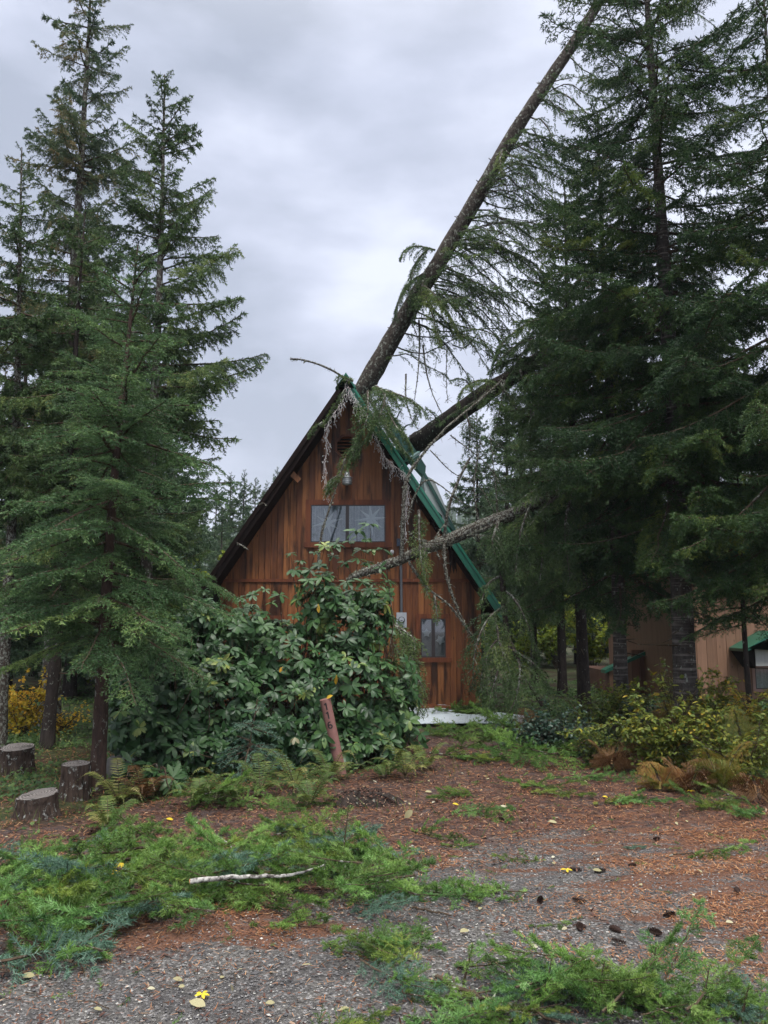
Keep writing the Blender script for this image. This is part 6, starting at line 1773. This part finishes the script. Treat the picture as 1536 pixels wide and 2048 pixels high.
# single leaves big enough to point at
LV = [(220, 1812, .10, 'yellowleaf', 'bright yellow leaf standing upright in the left heap', 1), (40, 1962, .075, 'paleleaf', 'pale green leaf on the gravel at the lower left edge', 0),
      (345, 1966, .055, 'paleleaf', 'pale leaf on the gravel below the orange needle patch', 0), (294, 1987, .045, 'paleleaf', 'small yellowish leaf near the bottom left', 0), (378, 2012, .095, 'paleleaf', 'large curled pale leaf near the bottom edge at left', 0),
      (404, 1998, .05, 'yellowleaf', 'yellow sprig touching the curled leaf near the bottom edge', 0), (530, 2016, .05, 'paleleaf', 'narrow pale leaf lying alone near the bottom edge', 0), (920, 1872, .07, 'paleleaf', 'pale green leaf on the gravel above the upright shoot', 0),
      (809, 1641, .11, 'paleleaf', 'cream leaf standing on the red duff in front of the number post', 1), (1096, 1648, .09, 'paleleaf', 'cream leaf on the duff in the middle of the drive', 0), (1185, 1746, .07, 'paleleaf', 'pale leaf lying between two cones', 0),
      (1133, 1745, .06, 'yellowleaf', 'small yellow maple leaf left of the cones', 0), (332, 1642, .07, 'yellowleaf', 'yellow leaf on the red duff left of the middle', 0), (700, 1729, .07, 'paleleaf', 'pale leaf on the duff by the upright fir tip', 0), (350, 1730, .08, 'paleleaf', 'flat pale leaf on the red strip above the heap', 0),
      (1452, 1852, .055, 'paleleaf', 'small green grey leaf at the right of the drive', 0), (1360, 1837, .045, 'paleleaf', 'small tan leaf right of the cones', 0), (590, 1475, .12, 'paleleaf', 'light green leaf whorl hanging in the rhododendron left of the post', 1), (565, 1334, .10, 'yellow', 'orange yellow leaves glowing inside the rhododendron', 1),
      (1000, 1616, .08, 'paleleaf', 'pale leaf at the start of the path', 0), (1205, 1597, .06, 'yellowleaf', 'yellow leaf below the right undergrowth', 0), (1380, 1585, .07, 'yellowleaf', 'yellow maple leaf on the ground under the right bushes', 0), (905, 1612, .07, 'yellowleaf', 'yellow green leaf at the left of the path', 0), (850, 1588, .08, 'paleleaf', 'pale leaf by the ferns left of the path', 0)]
for i, (px, py, s, mt, lb, mode) in enumerate(LV):
    if py < 1500:
        g = P(px, py, 8.85 if px > 500 and py > 1400 else 9.0)
    else: g = G(px, py) + [0, 0, .02 + (.16 if mode and px < 300 else 0)]
    b = MB(); k = 5 if 'whorl' in lb or 'leaves' in lb or 'maple' in lb or 'sprig' in lb else 1
    for j in range(k):
        a = j * 1.25 + i if k > 1 else r.uniform(-.8, .8); dz = (1.0 if mode else r.uniform(.05, .3))
        if mode and k > 1: dz = -1.0
        s_ = s * .82
        leaves(b, np.array([[0, 0, 0.]]), np.array([[math.cos(a), math.sin(a) * .6, dz]]), np.array([[0, -1 if mode else -.3, .3 if mode else 1.]]), s_ * (1 if k == 1 else .8), s_ * (.62 if k == 1 else .35), r.uniform(.2, .8), 'long')
    tag(b.build('fallen_leaf', M[mt], None, g), lb, 'leaf')

# small green needle tufts and dead twigs strewn everywhere
r = np.random.default_rng(501)
b = MB(); x, y = scatter(r, 1500, -5, 5.5, 3.2, 13, lambda x, y: np.clip((.35 + .6 * (clump(x, y, 1.3) > .55)) * (6 / y) ** .5, 0, 1))
n = len(x); a = r.uniform(0, 6.28, n); L_ = r.uniform(.03, .13, n)
p0 = np.c_[x, y, gz(x, y) + .012]; p1 = p0 + np.c_[np.cos(a) * L_, np.sin(a) * L_, r.uniform(-.005, .02, n)]
V, tn = needles(r, p0, p1, 330, .024, .0038, .5, np.clip(r.normal(.5, .2, n), 0, 1), minn=8)
b.add(V, np.arange(len(V)).reshape(-1, 3), 0, tn)
tag(b.build('sprig_litter', M['fresh']), 'small torn green needle tufts strewn over the drive', 'needle tufts', None, 'stuff')
b = MB(); x, y = scatter(r, 900, -5, 5.5, 3.2, 12, lambda x, y: np.clip((.3 + .6 * (clump(x, y, 1.9) > .5)) * (6 / y), 0, 1))
for xx, yy in zip(x, y):
    a = r.uniform(0, 6.28); L_ = r.gamma(3, .035) + .03; z = float(gz(xx, yy)) + .012
    c = np.array([[xx, yy, z], [xx + math.cos(a) * L_ * .5, yy + math.sin(a) * L_ * .5, z + r.uniform(0, .015)], [xx + math.cos(a + r.normal(0, .3)) * L_, yy + math.sin(a + r.normal(0, .3)) * L_, z]])
    b.tube(c, [.0028, .0024, .0012], 4, 0, .5, False)
tag(b.build('twig_litter', M['twig']), 'short dead twigs scattered on the drive', 'twigs', None, 'stuff')
# torn strips of green roofing where the trunk struck the ridge
for k, (pl, wd) in enumerate((([(742, 812, 14.3), (756, 800, 14.1), (768, 792, 14.0), (776, 796, 13.9)], .10), ([(775, 850, 14.4), (792, 838, 14.2), (800, 822, 14.1)], .08), ([(800, 870, 14.5), (812, 852, 14.3), (826, 850, 14.2), (833, 858, 14.1)], .10))):
    c = spline(Pp(pl), 10); b = HB(); w_ = np.array([.25, .95, .1]) * wd
    V = np.r_[c - w_ * .5, c + w_ * .5, c - w_ * .5 + (0, 0, .004), c + w_ * .5 + (0, 0, .004)]
    b.add(V, [(i, i + 1, i + 11, i + 10) for i in range(9)] + [(i + 20, i + 30, i + 31, i + 21) for i in range(9)], 0, .5)
    b.build('torn_roof_strip', M['green'], cabin)

# ------------------------------------------------------------------ thin damp air
hz = MB(); hz.box((-1750, -120, -8), (1750, 2500, 175))
m = bpy.data.materials.new('damp_air'); m.use_nodes = True; nt = m.node_tree; nt.nodes.clear()
out = nt.nodes.new('ShaderNodeOutputMaterial'); pv = nt.nodes.new('ShaderNodeVolumePrincipled')
pv.inputs['Density'].default_value = 0.0005; pv.inputs['Color'].default_value = (0.80, 0.86, 0.95, 1)
nt.links.new(pv.outputs[0], out.inputs['Volume'])
tag(hz.build('haze', m), None, None, None, 'stuff')
